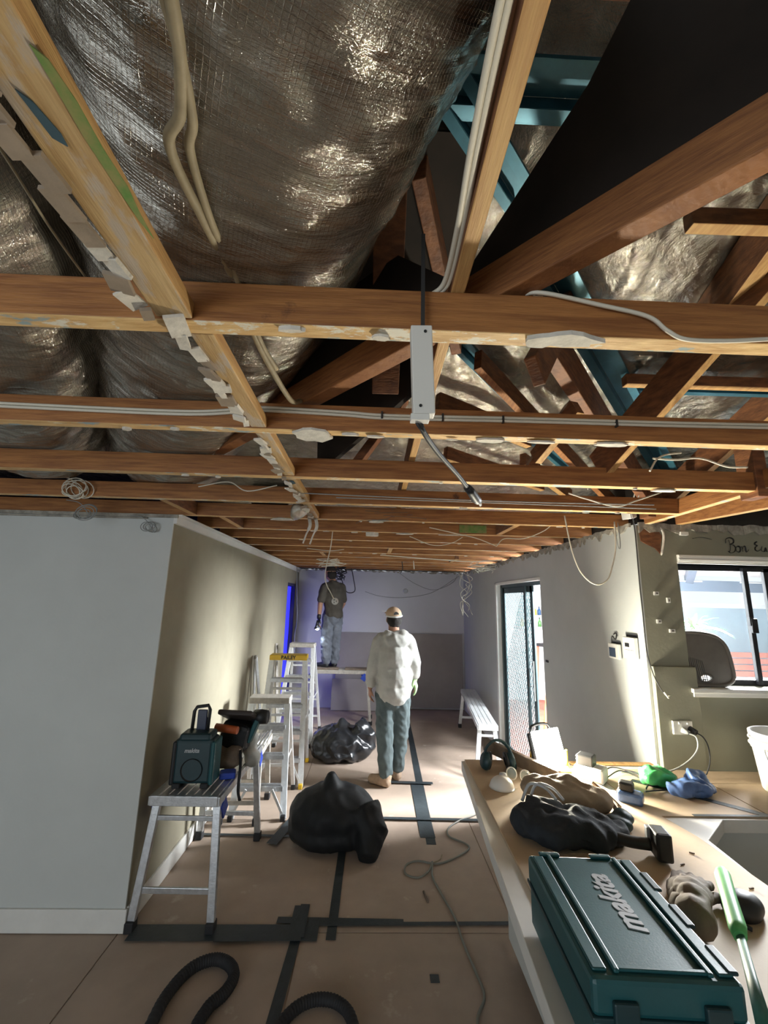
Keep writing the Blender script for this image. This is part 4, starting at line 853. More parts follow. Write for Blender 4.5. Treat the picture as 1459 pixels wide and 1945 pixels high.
# --- the man standing on the plank
t = thing('person', 'person in brown T-shirt and faded jeans standing on the high plank with a torch', 'person', (-.62, 7.16, .777), R(0))
K = dict(head=(-.05, .0, 1.49), headup=(-.02, -.1, 1), face=(-.7, .6, .25), neck=(-.01, 0, 1.35), chest=(.0, 0, 1.17), waist=(.02, 0, .96), pelvis=(.02, .0, .84),
 shl=(-.13, -.07, 1.26), ell=(-.185, -.10, 1.0), wrl=(-.19, -.14, .78), hdl=(-.05, -.1, -1), palml=(1, .2, 0), shr=(.13, .05, 1.26), elr=(.17, .10, 1.01), wrr=(.10, .20, .86), hdr=(-.2, .3, -1), palmr=(-1, .0, 0),
 hipl=(-.05, -.03, .80), knl=(-.07, -.05, .43), anl=(-.05, -.03, .09), tol=(-.20, .03, .035), hipr=(.08, .03, .80), knr=(.07, .03, .43), anr=(.07, .05, .09), tor=(-.06, .13, .035))
person(t, K)
def shirt(b):
    limb(b, [(.025, 0, .86), (.02, 0, 1.0), (.01, 0, 1.17), (.0, 0, 1.25)], [.160, .162, .170, .135], .72); limb(b, [(-.10, -.05, 1.27), (.11, .04, 1.27)], [.078, .078]); limb(b, [(-.0, 0, 1.30), (-.01, 0, 1.345)], [.085, .07])
    limb(b, [(-.13, -.07, 1.26), (-.175, -.095, 1.07)], [.076, .068]); limb(b, [(.13, .05, 1.26), (.165, .09, 1.08)], [.076, .068])
organic('shirt', shirt, M_shirt, .011, t, 3, .010, .09, None, .5)
def jeans(b):
    limb(b, [(.02, 0, .88), (.02, 0, .78)], [.145, .14], .8)
    limb(b, [(-.05, -.02, .80), (-.072, -.045, .43), (-.055, -.03, .12)], [.100, .082, .066]); limb(b, [(.08, .03, .80), (.075, .03, .43), (.072, .05, .12)], [.100, .082, .066])
organic('jeans', jeans, M_jean, .011, t, 3, .014, .07)
def shoes(b):
    for a, tn in (((-.05, -.03), (-.20, .03)), ((.07, .05), (-.06, .13))):
        limb(b, [(a[0], a[1], .10), (a[0], a[1], .05), ((a[0]+tn[0])/2, (a[1]+tn[1])/2, .048), (tn[0], tn[1], .040)], [.048, .048, .046, .038])
o = organic('shoes', shoes, M_black, .009, t, 2, .003, .04)
for v in o.data.vertices: v.co.z = max(v.co.z, .002)
hd = Vector(K['head']); up = Vector(K['headup']).normalized(); f_ = Vector(K['face']).normalized(); f_ = (f_-up*f_.dot(up)).normalized(); sd = f_.cross(up); rm = Matrix((sd, f_, up)).transposed()
organic('hair', hair, M_hair, .009, t, 2, .006, .02)
cb_ = MB(); cap_mesh(cb_); cb_.build('beanie', mat('dark_beanie', (.03, .022, .02), .95), t)
def dglove(b): hand(b, K['wrl'], K['hdl'], -1, 1.18, .45, (1, .2, 0)); limb(b, [Vector(K['wrl'])+Vector((0, 0, .03)), K['wrl']], [.035, .034])
organic('work_glove', dglove, M_black, .008, t, 1)
tr = thing('torch', 'lit torch held low by the person on the plank', 'torch', (-.835, 6.98, 1.44))
MB().lathe((0, 0, 0), [(0, -.02), (.020, -.02), (.020, .08), (0, .08)], 14, rm=Matrix.Rotation(R(12), 3, 'Y')).build('barrel', M_black, tr)
MB().lathe((0, 0, 0), [(.020, -.02), (.032, -.055), (.030, -.055)], 16, rm=Matrix.Rotation(R(12), 3, 'Y')).build('torch_head', M_black, tr)
M_lens = mat('lit_torch_lens', (1, 1, 1), .3, emit=((.85, .95, 1.0), 22))
ob = MB(); ball(ob, (.011, 0, -.056), .028, .028, .014); ob.build('lens', M_lens, tr)
sl = bpy.data.lights.new('torch_beam', 'SPOT'); sl.energy = 6; sl.spot_size = R(70); sl.color = (.85, .95, 1); sl.shadow_soft_size = .02
so = bpy.data.objects.new('torch_beam', sl); COL.objects.link(so); aim(so, (-.82, 6.98, 1.355), (-.68, 7.05, .8))

# ------------------------------------------------------------------ things on the near platform
t = thing('site_radio', 'dark teal box-shaped site radio with a folding handle on the near platform', 'radio', (-1.082, 3.03, .686), R(2))
MB().box((0, .0, .150), (.235, .15, .255)).build('body', M_teald, t, .02)
MB().box((0, 0, .285), (.20, .15, .05)).build('top_housing', M_teald, t, .02)
for s in (-1, 1): MB().box((s*.118, 0, .14), (.03, .155, .25)).build('side_bumper', M_teal if s > 0 else M_black, t, .012)
for s in (-1, 1): MB().box((s*.085, -.01, .016), (.05, .15, .03)).build('foot', M_rubber, t, .008)
MB().lathe((0, -.077, .105), [(.0, -.004), (.055, -.004), (.064, .0), (.066, .006)], 28, rm=Matrix.Rotation(R(90), 3, 'X')).build('speaker', M_black, t)
MB().tube([(-.055, .02, .29), (-.055, .035, .42), (-.042, .04, .445), (.03, .04, .455), (.045, .035, .43), (.045, .02, .30)], .011, 10).build('handle', M_black, t)
MB().b2((-.03, .025, .30), (.03, .045, .43)).build('display_panel', mat('dark_blue_plastic', (.02, .03, .07), .3), t, .004)
text_mesh('lettering', 'makita', .034, M_grey, frame((-.01, -.0765, .215), (1, 0, 0), (0, 0, 1)), .001, shear=.25, bold=.001, parent=t)
t = thing('tool_case_open', 'dark tool with a flat tilted cover and orange-red grip behind the radio', 'power tool', (-.93, 3.33, .687), R(-8))
MB().box((0, .04, .20), (.20, .20, .18), Matrix.Rotation(R(12), 3, 'Y')).build('body', M_black, t, .03)
MB().box((.02, 0, .33), (.25, .22, .035), Matrix.Rotation(R(-24), 3, 'X')).build('cover', mat('dark_brown_plastic', (.045, .033, .028), .6), t, .012)
MB().tube([(-.10, -.11, .275), (.06, -.115, .265)], [.027, .025], 12).build('grip', M_orange, t)
MB().box((.12, .02, .23), (.035, .06, .16), Matrix.Rotation(R(22), 3, 'Y')).build('side_cheek', M_teal, t, .008)
MB().lathe((.16, .04, .32), [(0, -.05), (.045, -.05), (.05, 0), (.045, .05), (0, .05)], 20, rm=Matrix.Rotation(R(90), 3, 'Y')).build('motor_end', M_black, t)
tag(organic('work_glove_pile', lambda b: (ball(b, (0, 0, .06), .10, .09, .055), ball(b, (.05, -.02, .10), .06, .06, .05), ball(b, (-.05, .03, .10), .06, .06, .04)), M_leath, .012, None, 2, .012, .06, (-.96, 3.26, .69)), 'dark crumpled gloves heaped under the tool behind the radio', 'gloves')
tag(MB().box((-.905, 3.13, .708), (.10, .09, .038), R(15)).build('blue_sponge', M_blue, None, .01), 'small blue block between the radio and the platform edge', 'sponge')
tag(MB().tube(spline([(-.86, 3.22, .82), (-.835, 3.16, .76), (-.825, 3.12, .70), (-.82, 3.10, .62), (-.805, 3.10, .565)], 6), .013, 8, flat=.6).build('black_strap', M_black), 'black strap hanging over the near platform edge behind the radio', 'strap')
tag(organic('grey_cloth', lambda b: (ball(b, (0, 0, .11), .05, .05, .12), ball(b, (.02, .0, .02), .06, .06, .05)), M_hood, .012, None, 2, .01, .06, (-.845, 3.42, .69)), 'pale grey cloth bundle hanging at the far platform edge', 'cloth')
t = thing('tool_tray', 'grey metal rods lying on the second platform', 'rods', (-.93, 4.2, .578), R(12))
for i in range(4): MB().tube([(-.08+i*.03, -.12, .012), (-.02+i*.03, .2, .012+.01*i)], .009, 8).build('rod', M_alu, t)

# ------------------------------------------------------------------ vacuum hose and extension cord on the floor
def hose(pts, r, m, label):
    P = spline(pts, 26); rs = [r*(1+.07*math.sin(i*1.9)) for i in range(len(P))]
    return tag(MB().tube(P, rs, 14).build('vacuum_hose', m), label, 'hose')
hose([(-.86, 1.9, .03), (-.895, 2.302, .03), (-.885, 2.46, .03), (-.835, 2.58, .03), (-.745, 2.63, .03), (-.66, 2.60, .03), (-.615, 2.53, .03), (-.63, 2.44, .03), (-.68, 2.36, .03), (-.70, 2.2, .03), (-.66, 1.9, .03)], .026, M_rubber, 'hooked black vacuum hose on the floor beside the near platform')
hose([(-.42, 1.95, .03), (-.37, 2.20, .03), (-.30, 2.345, .03), (-.20, 2.405, .03), (-.09, 2.385, .03), (-.02, 2.28, .03), (.01, 2.0, .03)], .024, M_rubber, 'second bend of black hose on the floor at the bottom middle')
tag(MB().tube(spline([(1.25, 4.42, .009), (1.085, 4.295, .009), (.95, 4.20, .009), (.806, 4.102, .009), (.70, 3.98, .009), (.69, 3.86, .009), (.80, 3.76, .009), (.80, 3.68, .009), (.66, 3.56, .009), (.533, 3.499, .009), (.40, 3.53, .009), (.31, 3.48, .009), (.30, 3.38, .009), (.38, 3.34, .009), (.46, 3.40, .016), (.50, 3.50, .02), (.48, 3.35, .009), (.515, 3.164, .009), (.56, 2.95, .009), (.568, 2.777, .009), (.59, 2.60, .009), (.60, 2.45, .009), (.53, 2.3, .009), (.55, 2.0, .009)], 8), .0065, 8).build('extension_cord', mat('olive_grey_cord', (.20, .20, .17), .6)), 'grey extension cord looping over the hallway floor', 'cord')
tag(MB().tube(spline([(.50, 3.50, .012), (.56, 3.54, .012), (.585, 3.60, .014)], 5), .004, 6).build('twig', M_wireb), 'tiny curled offcut beside the extension cord loop', 'debris')
tag(MB().tube([(.40, 3.2, .008), (.415, 3.1, .008)], .007, 6).build('wood_splinter', M_leath), 'brown splinter on the floor beside the extension cord', 'debris')

# ------------------------------------------------------------------ kitchen benches
BT = .925
bench = thing('kitchen_bench', 'L-shaped kitchen bench covered with brown hardboard sheets and dark tape', 'bench', (0, 0, 0))
pol = [(.395, .55), (.455, 1.30), (.50, 1.9), (.575, 2.80), (1.715, 2.80), (1.715, 2.70), (4.5, 2.68), (4.5, 2.12), (1.62, 2.12), (1.42, 1.95), (1.39, 1.6), (1.39, .55)]
MB().prism(pol, .055, Matrix.Translation((0, 0, BT-.063))).build('benchtop', M_white, bench, .003)
MB().b2((.80, .6, .08), (1.34, 2.70, BT-.065)).build('island_cabinet', M_paint, bench, .003)
MB().b2((.84, .62, .0), (1.30, 2.66, .08)).build('plinth', M_black, bench)
MB().b2((1.44, 2.15, .08), (2.07, 2.66, BT-.065)).b2((2.12, 2.60, .08), (2.70, 2.66, BT-.065)).b2((2.73, 2.15, .08), (4.5, 2.66, BT-.065)).build('window_cabinet', M_paint, bench, .003)
MB().b2((2.12, 2.30, .1), (2.70, 2.60, BT-.075)).build('dishwasher_recess', M_black, bench)
MB().b2((1.44, 2.2, .0), (4.5, 2.64, .08)).build('plinth', M_black, bench)
c2 = [(.535, 1.0), (.545, 1.2), (.56, 1.75), (.592, 2.79), (1.20, 2.79), (1.22, 2.50), (1.27, 2.33), (1.345, 2.10), (1.375, 1.95), (1.385, 1.6), (1.38, .8), (.53, .8)]
MB().prism(c2, .012, Matrix.Translation((0, 0, BT-.008))).build('hardboard_sheet', M_board2, bench, .0015)
for (a, b_, c_, d) in ((1.30, 2.135, 1.86, 2.69), (1.866, 2.135, 3.0, 2.50), (1.866, 2.505, 3.0, 2.675)): MB().b2((a, b_, BT-.008), (c_, d, BT-.002)).build('hardboard_sheet', M_board2, bench, .001)
tape((1.45, 2.53), (1.86, 2.14), .04, BT-.0008, bench); tape((1.5, 2.142), (3.0, 2.138), .018, BT-.0004, bench); tape((1.49, 2.66), (1.60, 2.58), .045, BT-.0006, bench)
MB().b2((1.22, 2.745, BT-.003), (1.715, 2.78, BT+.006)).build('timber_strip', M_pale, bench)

# work lamp
LX, LY, LZ = 1.055, 2.66, 1.035
t = thing('work_lamp', 'glaring LED work lamp on a small stand at the far end of the bench', 'work lamp', (LX, LY, BT+.004), 0)
nz_ = Vector((.42, -.80, .27)).normalized(); xx = nz_.cross(Vector((0, 0, 1))).normalized(); yy = nz_.cross(xx)*-1
fr = frame((0, 0, LZ-BT), -xx, Vector((0, 0, 1)))
fz = Vector(fr.col[2][:3])
if fz.dot(nz_) < 0: fr = frame((0, 0, LZ-BT), xx, Vector((0, 0, 1)))
zdir = nz_; ydir = (Vector((0, 0, 1))-nz_*nz_.z).normalized(); xdir = ydir.cross(zdir)
rm3 = Matrix((xdir, ydir, zdir)).transposed()
hc = Vector((0, 0, LZ-BT))
MB().box(hc-nz_*.025, (.222, .187, .045), rm3).build('housing', M_black, t, .02)
for k in range(6): MB().box(hc-nz_*.055+xdir*(-.07+.028*k), (.006, .13, .02), rm3).build('cooling_fin', M_black, t)
M_led = mat('lit_led_panel', (1, 1, 1), .4, emit=((1.0, .97, .86), 40))
MB().box(hc+nz_*.001, (.225, .19, .008), rm3).build('lit_panel', M_led, t, .035)
MB().tube([(-.10, 0, .10), (-.11, .02, .01), (-.09, -.07, .008), (.09, -.07, .008), (.11, .02, .01), (.10, 0, .10)], .007, 8).build('stand', M_yel, t)
MB().tube(spline([hc+xdir*-.08+ydir*.07-nz_*.03, hc+xdir*-.06+ydir*.12-nz_*.03, hc+xdir*.06+ydir*.12-nz_*.03, hc+xdir*.08+ydir*.07-nz_*.03], 5), .008, 8).build('carry_handle', M_black, t)
l = bpy.data.lights.new('work_lamp_light', 'AREA'); l.shape = 'RECTANGLE'; l.size = .16; l.size_y = .12; l.energy = 52; l.color = (1.0, .93, .74)
lo = bpy.data.objects.new('work_lamp_light', l); COL.objects.link(lo); aim(lo, Vector((LX, LY, LZ))+nz_*.012, Vector((LX, LY, LZ))+nz_)

def cable_part(pts, r, m, par, name='cord'): return MB().tube(spline(pts, 6), r, 6).build(name, m, par)
# ear muffs
t = thing('ear_muffs', 'dark ear muffs lying open at the far left corner of the bench', 'ear muffs', (.745, 2.62, BT+.004))
for s in (-1, 1):
    rmx = Matrix.Rotation(R(90-s*12), 3, 'Y')
    MB().lathe((s*.072, 0, .052), [(0, -.022), (.030, -.022), (.042, -.012), (.048, .004), (.046, .018), (0, .020)], 22, rm=rmx).build('cup', M_teald, t)
    MB().lathe((s*.050, 0, .052), [(.022, -.010), (.044, -.008), (.046, .004), (.024, .008)], 22, rm=rmx).build('cushion', M_black, t)
MB().tube(spline([(-.075, 0, .07), (-.065, .0, .115), (-.03, 0, .150), (.0, 0, .158), (.03, 0, .150), (.065, 0, .115), (.075, 0, .07)], 6), .012, 8, flat=.5).build('headband', M_teald, t)
# dust mask and clear glasses
t = thing('dust_mask', 'pale cup dust mask resting on the bench in front of the ear muffs', 'mask', (.70, 2.40, BT+.004), R(15))
pr = [(.062*math.cos(R(a)), .055*math.sin(R(a))) for a in (0, 15, 30, 45, 60, 75, 89)]
MB().lathe((0, 0, .0), [(.066, .002)]+pr, 24).build('cup', M_wplas, t); MB().lathe((.02, .02, .045), [(.0, .014), (.018, .012), (.020, 0)], 16).build('valve', M_grey, t)
t = thing('safety_glasses', 'clear safety glasses standing beside the dust mask', 'glasses', (.80, 2.44, BT+.004), R(-30))
for s in (-1, 1):
    MB().tube([(s*.035+.026*math.cos(a), 0, .045+.030*math.sin(a)) for a in [2*math.pi*i/16 for i in range(17)]], .003, 6).build('lens_rim', M_wplas, t)
    MB().lathe((s*.035, 0, .045), [(0, 0), (.024, .0), (.024, .002)], 16, rm=Matrix.Rotation(R(90), 3, 'X')).build('lens', M_screen, t)
    cable_part([(s*.062, 0, .05), (s*.066, .06, .045), (s*.062, .12, .02)], .003, M_wplas, t, 'arm')
# timber level lying diagonally
tag(MB().bar((.745, 2.90, BT+.058), (1.01, 2.42, BT+.040), .03, .07).build('level', M_leath, None, .004), 'dark straight edge lying diagonally between ear muffs and work lamp', 'straight edge')
# canvas tool pouch and leather roll
def blobs(l): return lambda b: [ball(b, c, *r_) for c, r_ in l]
t = thing('tool_pouch', 'tan canvas tool pouch with a strap, in front of the work lamp', 'pouch', (.93, 2.20, BT+.004), R(-8))
organic('pouch', blobs([((0, 0, .05), (.17, .11, .055)), ((-.09, .02, .06), (.09, .09, .055)), ((.11, -.01, .045), (.10, .10, .05)), ((.0, .05, .065), (.12, .06, .05))]), M_canvas, .010, t, 3, .012, .07)
cable_part([(.14, .06, .07), (.20, .02, .04), (.215, -.05, .02), (.19, -.10, .015)], .010, M_leath, t, 'strap'); cable_part([(.16, .09, .08), (.23, .08, .03), (.25, .0, .015)], .008, M_leath, t, 'strap')
MB().tube([(.20+.018*math.cos(a), -.10, .026+.018*math.sin(a)) for a in [2*math.pi*i/14 for i in range(15)]], .004, 6).build('ring', M_alu, t)
t = thing('tool_bag', 'slumped black tool bag behind the big teal tool case', 'bag', (.83, 1.92, BT+.004), R(-4))
organic('bag', blobs([((0, 0, .045), (.19, .12, .05)), ((-.13, .02, .045), (.08, .10, .05)), ((.13, .02, .03), (.10, .09, .04)), ((-.08, .06, .075), (.08, .07, .045)), ((.06, -.05, .04), (.10, .06, .045))]), M_navy, .009, t, 2, .022, .075)
for i in (0, 1): cable_part([(-.16+.03*i, .10, .09), (-.12+.03*i, .12, .15), (-.06+.03*i, .10, .145), (-.03+.03*i, .05, .12)], .006, M_grey, t, 'handle')
# cordless driver
t = thing('cordless_driver', 'cordless driver lying on its side, battery block towards the kitchen', 'power tool', (.985, 1.83, BT+.004), R(-12))
MB().tube([(-.16, .03, .045), (-.10, .03, .045), (-.02, .03, .045)], [.022, .032, .034], 16).build('motor_housing', M_teald, t); MB().tube([(-.23, .03, .045), (-.16, .03, .045)], [.010, .016], 12).build('chuck', M_black, t)
MB().tube(spline([(-.03, .02, .045), (.03, -.01, .046), (.10, -.02, .048)], 5), .021, 12, flat=.8).build('handle', M_black, t)
b = MB().box((.135, -.02, .055), (.055, .085, .095)); b.build('battery', M_black, t, .010); MB().box((.112, .012, .072), (.030, .030, .05)).build('battery_clip', M_grey, t, .004)
MB().tube([(-.09, -.005, .045), (-.075, -.03, .045)], .008, 8).build('trigger', M_black, t)
tag(organic('rag', blobs([((0, 0, .02), (.06, .05, .03)), ((.04, .03, .03), (.04, .04, .03))]), M_teald, .009, None, 2, .008, .05, (1.07, 2.0, BT+.004)), 'small dark rag beside the driver and the black tool bag', 'rag')
# battery chargers
def charger(label, loc, rz, s, m):
    t = thing('battery_charger', label, 'charger', loc, rz)
    MB().box((0, 0, .035*s), (.15*s, .11*s, .07*s)).build('base', m, t, .012); MB().box((-.02*s, 0, .095*s), (.085*s, .075*s, .055*s)).build('battery', M_black, t, .008)
    for k in range(5): MB().box((-.074*s, -.035*s+.0175*s*k, .04*s), (.006, .009*s, .045*s)).build('vent', M_grey, t)
    for k in range(3): MB().box((-.063*s, 0, .08*s+.016*s*k), (.004, .07*s, .006)).build('rib', M_wplas, t)
    return t
charger('larger battery charger with a black pack, right of the work lamp', (1.23, 2.53, BT), R(-42), 1.0, M_wplas)
charger('smaller battery charger, right of the larger one', (1.285, 2.26, BT), R(-38), .72, M_bbag)
for i, pts in enumerate(([(1.30, 2.55, BT+.02), (1.40, 2.62, BT+.03), (1.50, 2.55, BT+.02), (1.52, 2.45, BT+.006)], [(1.30, 2.50, BT+.02), (1.42, 2.57, BT+.03), (1.50, 2.48, BT+.01), (1.45, 2.40, BT+.006)], [(1.40, 2.33, BT+.02), (1.48, 2.38, BT+.006), (1.56, 2.40, BT+.006), (1.60, 2.50, BT+.006)])):
    wire(pts, .0035, M_wired, ('rear', 'middle', 'front')[i]+' dark charger cord curling between the chargers and the green bag')
# plastic bags
tag(organic('plastic_bag', blobs([((0, 0, .035), (.075, .06, .04)), ((-.03, .02, .055), (.045, .045, .04)), ((.04, -.0, .04), (.045, .04, .04))]), M_gbag, .007, None, 2, .022, .05, (1.56, 2.47, BT)), 'crumpled bright green plastic bag on the bench under the power point', 'plastic bag')
tag(organic('plastic_bag', blobs([((0, 0, .03), (.10, .06, .035)), ((.04, .02, .055), (.05, .045, .045)), ((-.06, -.0, .025), (.06, .04, .025))]), M_bbag, .007, None, 2, .020, .05, (1.66, 2.35, BT)), 'crumpled blue plastic bag beside the green one', 'plastic bag')
# bucket
t = thing('bucket', 'white plastic compound bucket on the bench under the window', 'bucket', (2.205, 2.37, BT))
MB().lathe((0, 0, 0), [(0, .002), (.122, .002), (.126, .008), (.146, .20), (.152, .205), (.152, .235), (.146, .238), (.147, .262), (.156, .266), (.157, .284), (.150, .288), (.143, .284), (.141, .20), (.120, .012), (0, .010)], 44).build('body', M_wplas, t)
for z in (.222, .250): MB().lathe((0, 0, 0), [(.150, z-.003), (.160, z-.002), (.160, z+.002), (.150, z+.003)], 44).build('rim_rib', M_wplas, t)
MB().tube(spline([(-.15, -.03, .225), (-.165, -.05, .19), (-.16, -.07, .14), (-.14, -.09, .12)], 6), .003, 6).build('wire_handle', M_alu, t)
def wrap(name, txt, size, r_, a0, z0, m, vert=False):
    o = text_mesh(name, txt, size, m, Matrix.Identity(4), .0008, bold=.0012, parent=t, align='LEFT')
    for v in o.data.vertices:
        x, y, z = v.co
        if vert: x, y = -y, x
        a = a0+x/r_; rr_ = r_(0) if callable(r_) else r_; zz = z0+y; rad = .1265+(zz-.008)*.104+.0015+z
        v.co = (rad*math.cos(a), rad*math.sin(a), zz)
    return o
wrap('lettering', 'GYPROCK', .030, .146, R(-158), .168, M_ink)
wrap('lettering', 'PRO-ROC', .038, .14, R(-163), .02, mat('grey_blue_print', (.10, .12, .16), .5), True)
# leather gloves, round pad, green handled tool
t = thing('leather_gloves', 'brown leather gloves lying right of the teal tool case', 'gloves', (1.035, 1.55, BT+.004), R(-35))
organic('glove', lambda b: (ball(b, (0, 0, .028), .055, .075, .028), [limb(b, [(-.03+.02*k, .06, .028), (-.034+.024*k, .12+.012*(1.5-abs(k-1.5)), .022)], [.013, .010], n=8) for k in range(4)], limb(b, [(.05, .0, .026), (.085, .05, .02)], [.016, .011], n=8), limb(b, [(0, -.06, .03), (0, -.12, .03)], [.045, .052], .5)), M_leath, .006, t, 2, .005, .05)
o = organic('glove', lambda b: (ball(b, (.02, -.05, .06), .052, .07, .024), [limb(b, [(-.01+.02*k, .0, .06), (-.004+.024*k, .06+.012*(1.5-abs(k-1.5)), .045)], [.013, .010], n=8) for k in range(4)], limb(b, [(.02, -.10, .06), (.02, -.16, .05)], [.045, .052], .5)), M_leath, .006, t, 2, .005, .05)
for q, (x, y, a) in enumerate(((1.16, 1.75, .3), (1.25, 1.83, -.5), (1.30, 1.62, .2), (1.22, 1.60, 1.2))):
    tag(MB().bar((x, y, BT+.007), (x+.018*math.cos(a), y+.018*math.sin(a), BT+.007), .004, .004).build('wood_splinter', M_leath), ('leftmost', 'farthest', 'rightmost', 'nearest')[q]+' tiny splinter on the lit bench boards', 'debris', 'splinters on the bench')
t = thing('knee_pad', 'dark rounded knee pad behind the green handled tool', 'knee pad', (1.175, 1.505, BT+.004), R(20))
organic('pad', blobs([((0, 0, .02), (.062, .05, .042)), ((.02, 0, .02), (.055, .045, .035))]), M_black, .007, t, 3); cable_part([(-.05, .0, .02), (-.07, -.03, .012), (-.06, -.06, .008)], .006, M_rubber, t, 'strap')
tag(organic('knee_pad', blobs([((0, 0, .02), (.05, .04, .03))]), M_black, .007, None, 3, 0, .1, (1.11, 1.27, BT+.004)), 'second dark pad at the right edge of the frame near the case', 'knee pad')
t = thing('green_handled_tool', 'long green-handled hand tool leaning over the right of the case', 'hand tool', (0, 0, 0))
g0 = Vector((.80, 1.0, 1.035)); g1 = Vector((.955, 1.24, 1.045)); g2 = Vector((1.12, 1.50, 1.05))
MB().tube([g0, g0.lerp(g1, .5), g1], [.018, .013, .011], 12, flat=.55).build('shank', mat('dark_green_steel', (.02, .10, .07), .45), t)
MB().tube([g1-(g2-g1)*.02, g1.lerp(g2, .1), g1.lerp(g2, .5), g1.lerp(g2, .9), g1.lerp(g2, .985), g2], [.016, .022, .021, .023, .016, .004], 14, flat=.8).build('grip', M_green, t)
MB().prism([(0, 0), (.05, -.10), (.10, -.30), (.02, -.34), (-.05, -.15)], .003, frame(g0+Vector((0, 0, -.01)), (1, -.25, 0), (.3, 1, 0))).build('blade', mat('dark_green_steel', (.02, .10, .07), .45), t)
MB().tube([(1.085+.008*math.cos(a), 1.44, 1.045+.008*math.sin(a)) for a in [2*math.pi*i/10 for i in range(11)]], .0015, 5).build('hang_ring', M_alu, t)

# teal tool case
t = thing('tool_case', 'large teal plastic tool case with raised grey lettering in the foreground', 'tool case', (.637, 1.235, BT+.004), R(-3.5))
cw, cl, ch = .30, .43, .185
MB().box((0, 0, ch*.30), (cw, cl, ch*.58)).build('base_shell', M_teal, t, .010)
lid = MB().box((0, 0, ch*.79), (cw+.006, cl+.006, ch*.36)).build('lid', M_teal, t, .010)
MB().box((0, 0, ch*.598), (cw+.012, cl+.012, .010)).build('lid_flange', M_teald, t, .003)
for x in (-.095, .095): MB().box((x, 0, ch*.975+.004), (.012, cl-.02, .008)).build('lid_ridge', M_teal, lid, .003)
MB().box((-.128, 0, ch*.97+.003), (.03, cl-.03, .006)).build('lid_ridge', M_teal, lid, .003); MB().box((.128, 0, ch*.97+.003), (.03, cl-.03, .006)).build('lid_ridge', M_teal, lid, .003)
MB().box((0, -.195, ch*.975+.003), (.18, .010, .006)).build('lid_ridge', M_teal, lid, .002)
for y in (-.16, -.03, .10): MB().box((.146, y, ch*.98+.003), (.020, .075, .008)).build('hinge', M_teald, lid, .003)
for x in (-.09, .06): MB().box((x, .212, ch*.98+.002), (.06, .016, .008)).build('hinge_lug', M_teal, lid, .003)
for x in (-.09, .09): MB().box((x, -.222, ch*.6), (.05, .014, .07)).build('latch', M_teald, t, .004)
MB().tube(spline([(-.055, -.215, ch*.52), (-.05, -.245, ch*.50), (.05, -.245, ch*.50), (.055, -.215, ch*.52)], 5), .010, 8).build('handle', M_black, t)
text_mesh('lettering', 'makita', .082, M_grey, frame((.012, .02, ch*.972), (0, 1, 0), (-1, 0, 0)), .0016, shear=.3, bold=.0024, parent=lid, space=.98)

# ------------------------------------------------------------------ courtyard outside
dk = struct(MB().b2((1.83, 2.86, -.25), (14, 22, -.13)).build('floor_outside', M_render))
MBq = 0
for i in range(34):
    y = 5.4+i*.145
    tag_ = MB().b2((1.86, y, -.125), (4.2, y+.135, -.10)).build('deck_board', M_red, dk)
b = MB().b2((4.2, 7.2, -.13), (13, 7.35, 1.90)); fence = struct(b.build('wall_courtyard', M_render))
MB().b2((4.2, 7.16, 1.86), (13, 7.38, 1.93)).build('coping', M_white, fence)
bw = struct(MB().b2((1.9, 9.4, -.13), (4.3, 9.5, 2.3)).build('wall_bar', mat('white_outside_wall', (.80, .80, .80), .8)))
pg = thing('pergola', 'dark steel pergola with translucent roof panels outside the window', 'pergola', (0, 0, 0))
M_pb = mat('slate_blue_beam', (.12, .15, .20), .6); M_pr = mat('translucent_roof_panel', (.75, .66, .60), .6, trans=.3)
MB().b2((2.0, 6.40, 2.10), (12, 6.50, 2.26)).build('beam', M_pb, pg); MB().b2((3.6, 6.2, 1.88), (3.72, 6.3, 2.1)).build('bracket', M_pb, pg)
for i in range(6):
    x = 3.6+i*1.25; MB().bar((x, 6.45, 2.26), (x-1.5, 4.0, 2.95), .10, .12).build('rafter', M_pb, pg)
    MB().add([(x+.08, 6.4, 2.33), (x+1.17, 6.4, 2.33), (x-.33, 4.0, 3.02), (x-1.42, 4.0, 3.02)], [(0, 1, 2, 3)]).build('roof_panel', M_pr, pg)
for i in range(5): MB().b2((2.6+i*1.5, 6.37, 2.235), (3.5+i*1.5, 6.395, 2.25)).build('light_strip', M_white, pg)
t = thing('potted_plant', 'green spiky-leaved plant in a pot outside the window', 'plant', (3.12, 4.15, -.13))
MB().lathe((0, 0, 0), [(0, 0), (.16, 0), (.20, .5), (.21, .52), (.18, .52), (.17, .48), (0, .48)], 20).build('pot', M_render, t)
MB().tube([(0, 0, .45), (.02, 0, 1.1), (0, 0, 1.78)], [.03, .025, .02], 8).build('trunk', M_leath, t)
rn = random.Random(8)
for i in range(44):
    a = rn.uniform(0, 2*math.pi); el = rn.uniform(.1, 1.25); L_ = rn.uniform(.20, .34); d0 = Vector((math.cos(a)*math.cos(el), math.sin(a)*math.cos(el), math.sin(el))); sdv = Vector((-math.sin(a), math.cos(a), 0))
    vs = []; 
    for k in range(6):
        u = k/5; c = Vector((0, 0, 1.78+rn.uniform(-.01, .01)))+d0*L_*u+Vector((0, 0, -.14*u*u)); w_ = .016*math.sin(math.pi*min(1, .12+u*.88)); vs += [c-sdv*w_, c+Vector((0, 0, -.004)), c+sdv*w_]
    MB().add(vs, [(k*3+q, k*3+q+1, k*3+q+4, k*3+q+3) for k in range(5) for q in (0, 1)], 0, True).build('leaf', M_leaf, t)
t = thing('slatted_bench', 'red slatted garden bench outside against the courtyard wall', 'garden bench', (6.2, 6.9, -.13))
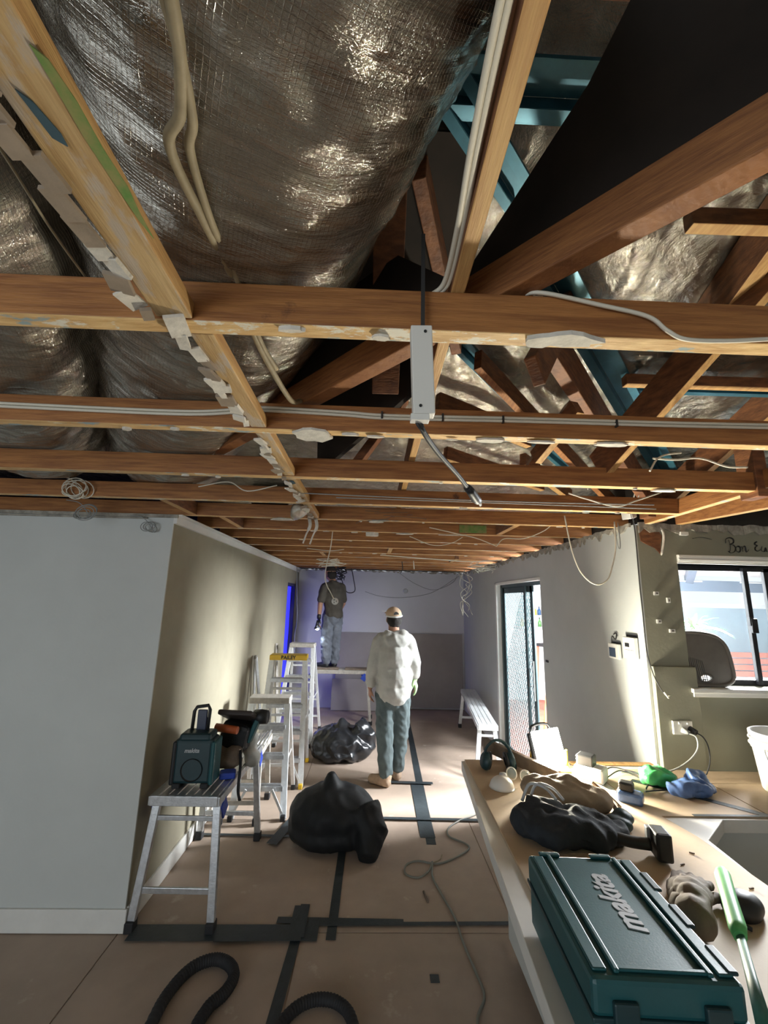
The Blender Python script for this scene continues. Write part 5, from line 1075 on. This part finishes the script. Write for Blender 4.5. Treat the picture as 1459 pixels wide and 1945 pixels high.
for i in range(4): MB().b2((-.9, -.25+.02*i, .98+.09*i), (1.6, -.22+.02*i, 1.055+.09*i)).build('slat', M_red, t)
MB().b2((-.9, -.2, 0), (1.6, .2, .97)).build('bench_base', mat('white_outside_wall', (.8, .8, .8), .8), t)
t = thing('bottle_shelf', 'white two-tier shelf on the courtyard bar wall', 'shelf', (3.3, 9.28, 0))
for z in (1.38, 1.62, 1.82): MB().b2((-.5, -.1, z-.02), (.9, .1, z)).build('shelf_board', MATS['white_outside_wall'], t)
cols = [(.04, .10, .22), (.70, .50, .04), (.45, .18, .05), (.10, .25, .08), (.75, .75, .72), (.25, .07, .05)]
k = 0
for z in (1.38, 1.62):
    for i in range(6):
        c = cols[(i*5+int(z*10)) % 6]; m = mat('bottle_glass_%d' % ((i*5+int(z*10)) % 6), c, .15); q = ('amber', 'dark')[i % 2]
        tt = thing('bottle', 'small %s bottle, %s from the left on the %s courtyard bar shelf' % (('navy', 'amber', 'brown', 'green', 'clear', 'maroon')[(i*5+int(z*10)) % 6], ('first', 'second', 'third', 'fourth', 'fifth', 'sixth')[i], 'lower' if z < 1.5 else 'upper'), 'bottle', (3.22+i*.095, 9.23, z+.002), 0, 'bottles on the %s bar shelf' % ('lower' if z < 1.5 else 'upper'))
        MB().lathe((0, 0, 0), [(0, 0), (.035, 0), (.035, .10), (.012, .14), (.012, .18)], 12).build('glass', m, tt); MB().lathe((0, 0, 0), [(.014, .165), (.014, .19), (0, .19)], 10).build('bottle_cap', M_black, tt)
t = thing('bar_stool', 'red timber bar stool with dark seat outside the sliding door', 'stool', (3.50, 8.6, -.1), R(20))
MB().b2((-.17, -.17, 1.14), (.17, .17, 1.20)).build('seat', M_black, t, .015)
for sx in (-1, 1):
    for sy in (-1, 1): MB().bar((sx*.14, sy*.14, 1.14), (sx*.19, sy*.19, 0), .05, .05, (1, 0, 0)).build('leg', M_red, t, .004)
for sy in (-1, 1): MB().bar((-.17, sy*.17, .45), (.17, sy*.17, .45), .02, .03).build('rung', M_white, t)
tag(MB().tube(spline([(2.42, 6.0, -.08), (2.30, 5.9, .1), (2.34, 5.95, .45), (2.44, 6.1, .75), (2.43, 6.1, 1.0)], 8), .018, 8).build('garden_hose', M_orange), 'reddish hose hanging just outside the sliding door', 'hose')
tag(MB().tube([(2.0, 5.75, .25), (2.6, 5.9, .25)], .008, 6).tube([(2.0, 5.7, .08), (2.6, 5.85, .05)], .008, 6).build('low_wire', M_wired), 'dark low wires crossing outside the sliding door', 'wire')
